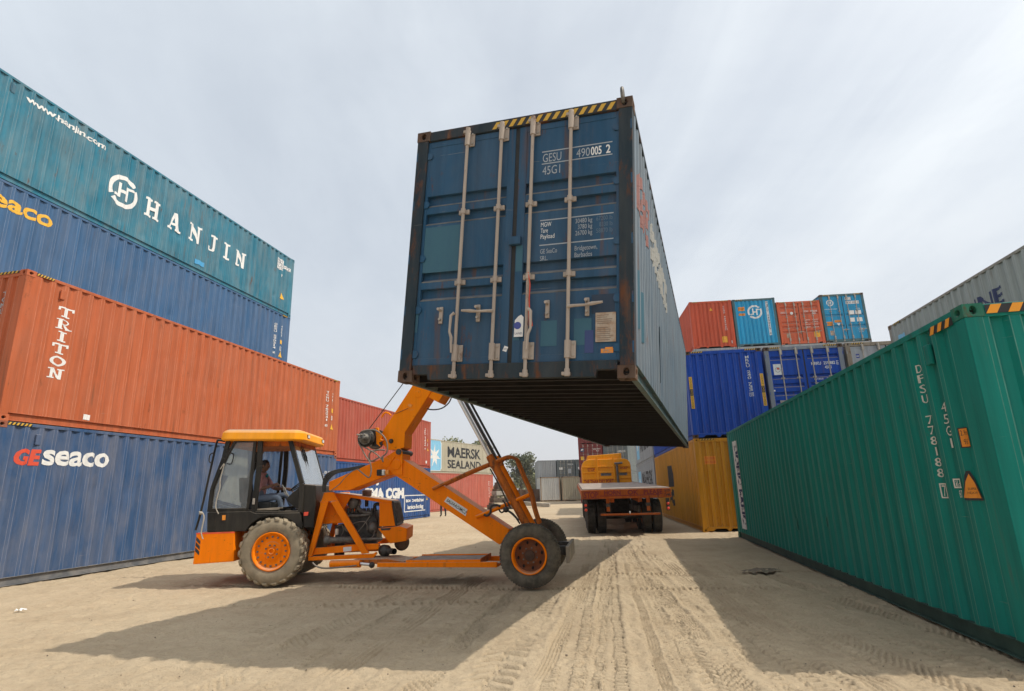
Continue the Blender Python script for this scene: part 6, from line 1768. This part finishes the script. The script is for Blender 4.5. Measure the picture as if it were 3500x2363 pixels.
def track(cx, w, kind, period, depth, y0=0., y1=60., fade=1.0):
    """tyre print whose centre line is x=cx(y)"""
    global h
    s = X - cx(Y) + .03 * vnoise(X, Y, .35, 71); al = Y + .05 * vnoise(X, Y, .3, 72)
    m = np.clip((w / 2 - np.abs(s)) / .025, 0, 1) * np.clip((Y - y0) / .6, 0, 1) * np.clip((y1 - Y) / 1.0, 0, 1)
    brk = np.clip(vnoise(X, Y, .8, int(period * 1000 + w * 900) + 11) * 3.6 + vnoise(X, Y, .22, int(w * 1000)) * 1.6 + 1.05, 0.16, 1)
    u = s / (w / 2)
    if kind == 'lug': ph = al / period + .55 * np.abs(u) + .25 * np.sign(u); pat = np.clip(np.sin(2 * np.pi * ph) * 3, -1, 1) * (np.abs(u) > .12)
    elif kind == 'bar': pat = np.clip(np.sin(2 * np.pi * (al / period + .5 * (u > 0))) * 3, -1, 1) * (np.abs(np.abs(u) - .62) < .3)
    elif kind == 'rib': pat = np.clip(np.sin(2 * np.pi * u * 2.5) * 3, -1, 1) * .7
    else: pat = np.clip(np.sin(2 * np.pi * al / period) * 3, -1, 1) * np.clip(np.sin(2 * np.pi * u * 2) * 3, -1, 1)
    h = h * (1 - .6 * m * brk) + m * brk * depth * 1.9 * fade * (pat * .5 - .3) * (.55 + .9 * np.clip(vnoise(X, Y, .11, 77) + .5, 0, 1))
    edge = np.exp(-((np.abs(s) - w / 2 - .03) / .035) ** 2) * np.clip((Y - y0) / .6, 0, 1) * np.clip((y1 - Y), 0, 1)
    h += edge * depth * .3 * brk
lin = lambda x0, k, q=0.: (lambda y: x0 + k * (y - 4.) + q * (y - 4.) ** 2)
track(lin(-.42, .17, .0015), .42, 'lug', .17, .030, 2.5, 9)
track(lin(.18, .155, .001), .34, 'bar', .095, .028, 2.5, 15)
track(lin(.55, .15, .001), .30, 'bar', .085, .030, 2.5, 17)
track(lin(.98, .14, .0006), .13, 'rib', .1, .016, 2.5, 18)
track(lin(1.18, .13, .001), .22, 'bar', .075, .026, 2.5, 20)
track(lin(1.55, .085, .003), .24, 'zig', .085, .016, 2.5, 16)
track(lin(2.05, .03, .006), .34, 'bar', .11, .020, 2.5, 12)
track(lin(2.62, -.02, .008), .26, 'rib', .1, .014, 2.5, 13)
track(lin(3.15, -.05, .009), .24, 'zig', .09, .014, 2.5, 14)
track(lin(3.7, -.10, .014), .30, 'bar', .09, .022, 2.5, 12)
track(lin(-.05, .20, .0), .16, 'rib', .1, .016, 2.5, 13); track(lin(.36, .18, .0), .20, 'bar', .07, .024, 2.5, 12); track(lin(1.36, .11, .001), .20, 'lug', .11, .020, 2.5, 15); track(lin(1.85, .06, .004), .16, 'bar', .075, .020, 2.5, 15)
track(lin(2.34, .0, .007), .18, 'bar', .08, .020, 2.5, 14); track(lin(2.9, -.04, .009), .20, 'bar', .085, .020, 2.5, 13); track(lin(4.3, -.12, .014), .28, 'zig', .09, .018, 3, 12); track(lin(-3.3, .17, .003), .26, 'bar', .08, .018, 4, 12); track(lin(-.95, .18, .001), .24, 'zig', .08, .018, 2.8, 11); track(lin(-2.1, .15, .003), .20, 'bar', .07, .018, 3.4, 12)
track(lin(-1.25, .18, .002), .26, 'bar', .085, .014, 3, 10, .8)
track(lin(-1.75, .16, .003), .30, 'rib', .09, .012, 3.4, 11)
track(lin(-2.6, .16, .003), .28, 'zig', .09, .012, 4, 14)
track(lin(-.6, .19, .0), .28, 'bar', .09, .02, 9, 34); track(lin(1.3, .16, .0), .28, 'bar', .09, .02, 12, 34); track(lin(.2, .2, .0), .25, 'zig', .09, .016, 12, 34)
# prints crossing from left to right, left by the crane's wheels
Xs, Ys = X.copy(), Y.copy()
def cross(cy, w, period, depth, x0, x1):
    global X, Y, h
    X, Y = Ys, Xs; track(cy, w, 'bar', period, depth, x0, x1); X, Y = Xs, Ys
cross(lambda x: 9.15 - .16 * (x - .2) + .01 * x * x, .26, .08, .026, -6.5, 6.0)
cross(lambda x: 10.55 - .10 * (x - .2), .26, .08, .024, .4, 6.0)
cross(lambda x: 8.2 - .05 * (x + 2) + .02 * (x + 2) ** 2, .34, .12, .016, -7, 1.5)
far = np.clip((np.hypot(X, Y) - 26) / 20, 0, 1)
h = h * (1 - far)
# keep the sand under the wheels and the boxes level
for wx, wy, rr_, dz in ((-4.05, 10.15, .45, -.012), (.2, 9.18, .35, -.012), (.45, 10.6, .3, -.01), (-4.15, 11.7, .4, -.01)):
    e = np.exp(-((X - wx) ** 2 + (Y - wy) ** 2) / rr_ ** 2); h = h * (1 - e) + dz * e
h -= .02
ny, nx = X.shape
co = np.stack([X, Y, h], -1).reshape(-1, 3).astype(np.float32)
ii = np.arange(ny * nx).reshape(ny, nx)
quads = np.stack([ii[:-1, :-1], ii[:-1, 1:], ii[1:, 1:], ii[1:, :-1]], -1).reshape(-1, 4).astype(np.int32)
gme = bpy.data.meshes.new('sandy_ground')
gme.vertices.add(len(co)); gme.vertices.foreach_set('co', co.ravel())
gme.loops.add(quads.size); gme.loops.foreach_set('vertex_index', quads.ravel())
gme.polygons.add(len(quads)); gme.polygons.foreach_set('loop_start', np.arange(0, quads.size, 4, dtype=np.int32))
gme.polygons.foreach_set('use_smooth', np.ones(len(quads), dtype=bool))
gme.update(calc_edges=True)
t = NT('sandy_earth')
a = t.noise((1, 1, 1), .35, 6, .6); b = t.noise((1, 1, 1), 2.2, 8, .7); c = t.noise((1, 1, 1), 60, 4, .7); d = t.noise((1, 1, 1), 14, 6, .7)
colr = t.mix(t.rng(a, .36, .66), (0.372, 0.288, 0.190), (0.462, 0.372, 0.256))
colr = t.mix(t.mul(t.rng(b, .42, .7), .55), colr, (0.52, 0.42, 0.29))
colr = t.mix(t.mul(t.rng(d, .56, .74), .5), colr, (0.25, 0.18, 0.11))
colr = t.mix(t.mul(t.rng(c, .56, .72), .7), colr, (0.20, 0.15, 0.10))
hh = t.mul(t.mul(c, .3), t.mul(d, .9), 'ADD')
t.bump(hh, .9, .03)
gme.materials.append(t.done(colr, .95, 0, .15))
gob = bpy.data.objects.new('sandy_ground', gme); COL.objects.link(gob); gob['kind'] = 'structure'

m = MB(); rn = random.Random(31); STN = plain('small_stones', (0.22, 0.18, 0.13), .9, 0, .45, 3)
for k in range(900):
    y = 2.8 + 16 * rn.random() ** 1.7; x = rn.uniform(-.75, .75) * y + rn.uniform(-.5, .5); s_ = rn.uniform(.003, .009) * (1.8 if rn.random() < .05 else 1)
    if -2.5 < x < 3.2 and rn.random() < .5: continue
    m.ball((x, y, -.004), s_, s_ * rn.uniform(.6, 1), s_ * .7, STN, 5)
tag(m.build('gravel'), 'loose gravel scattered on the sand', 'gravel', kind='stuff')
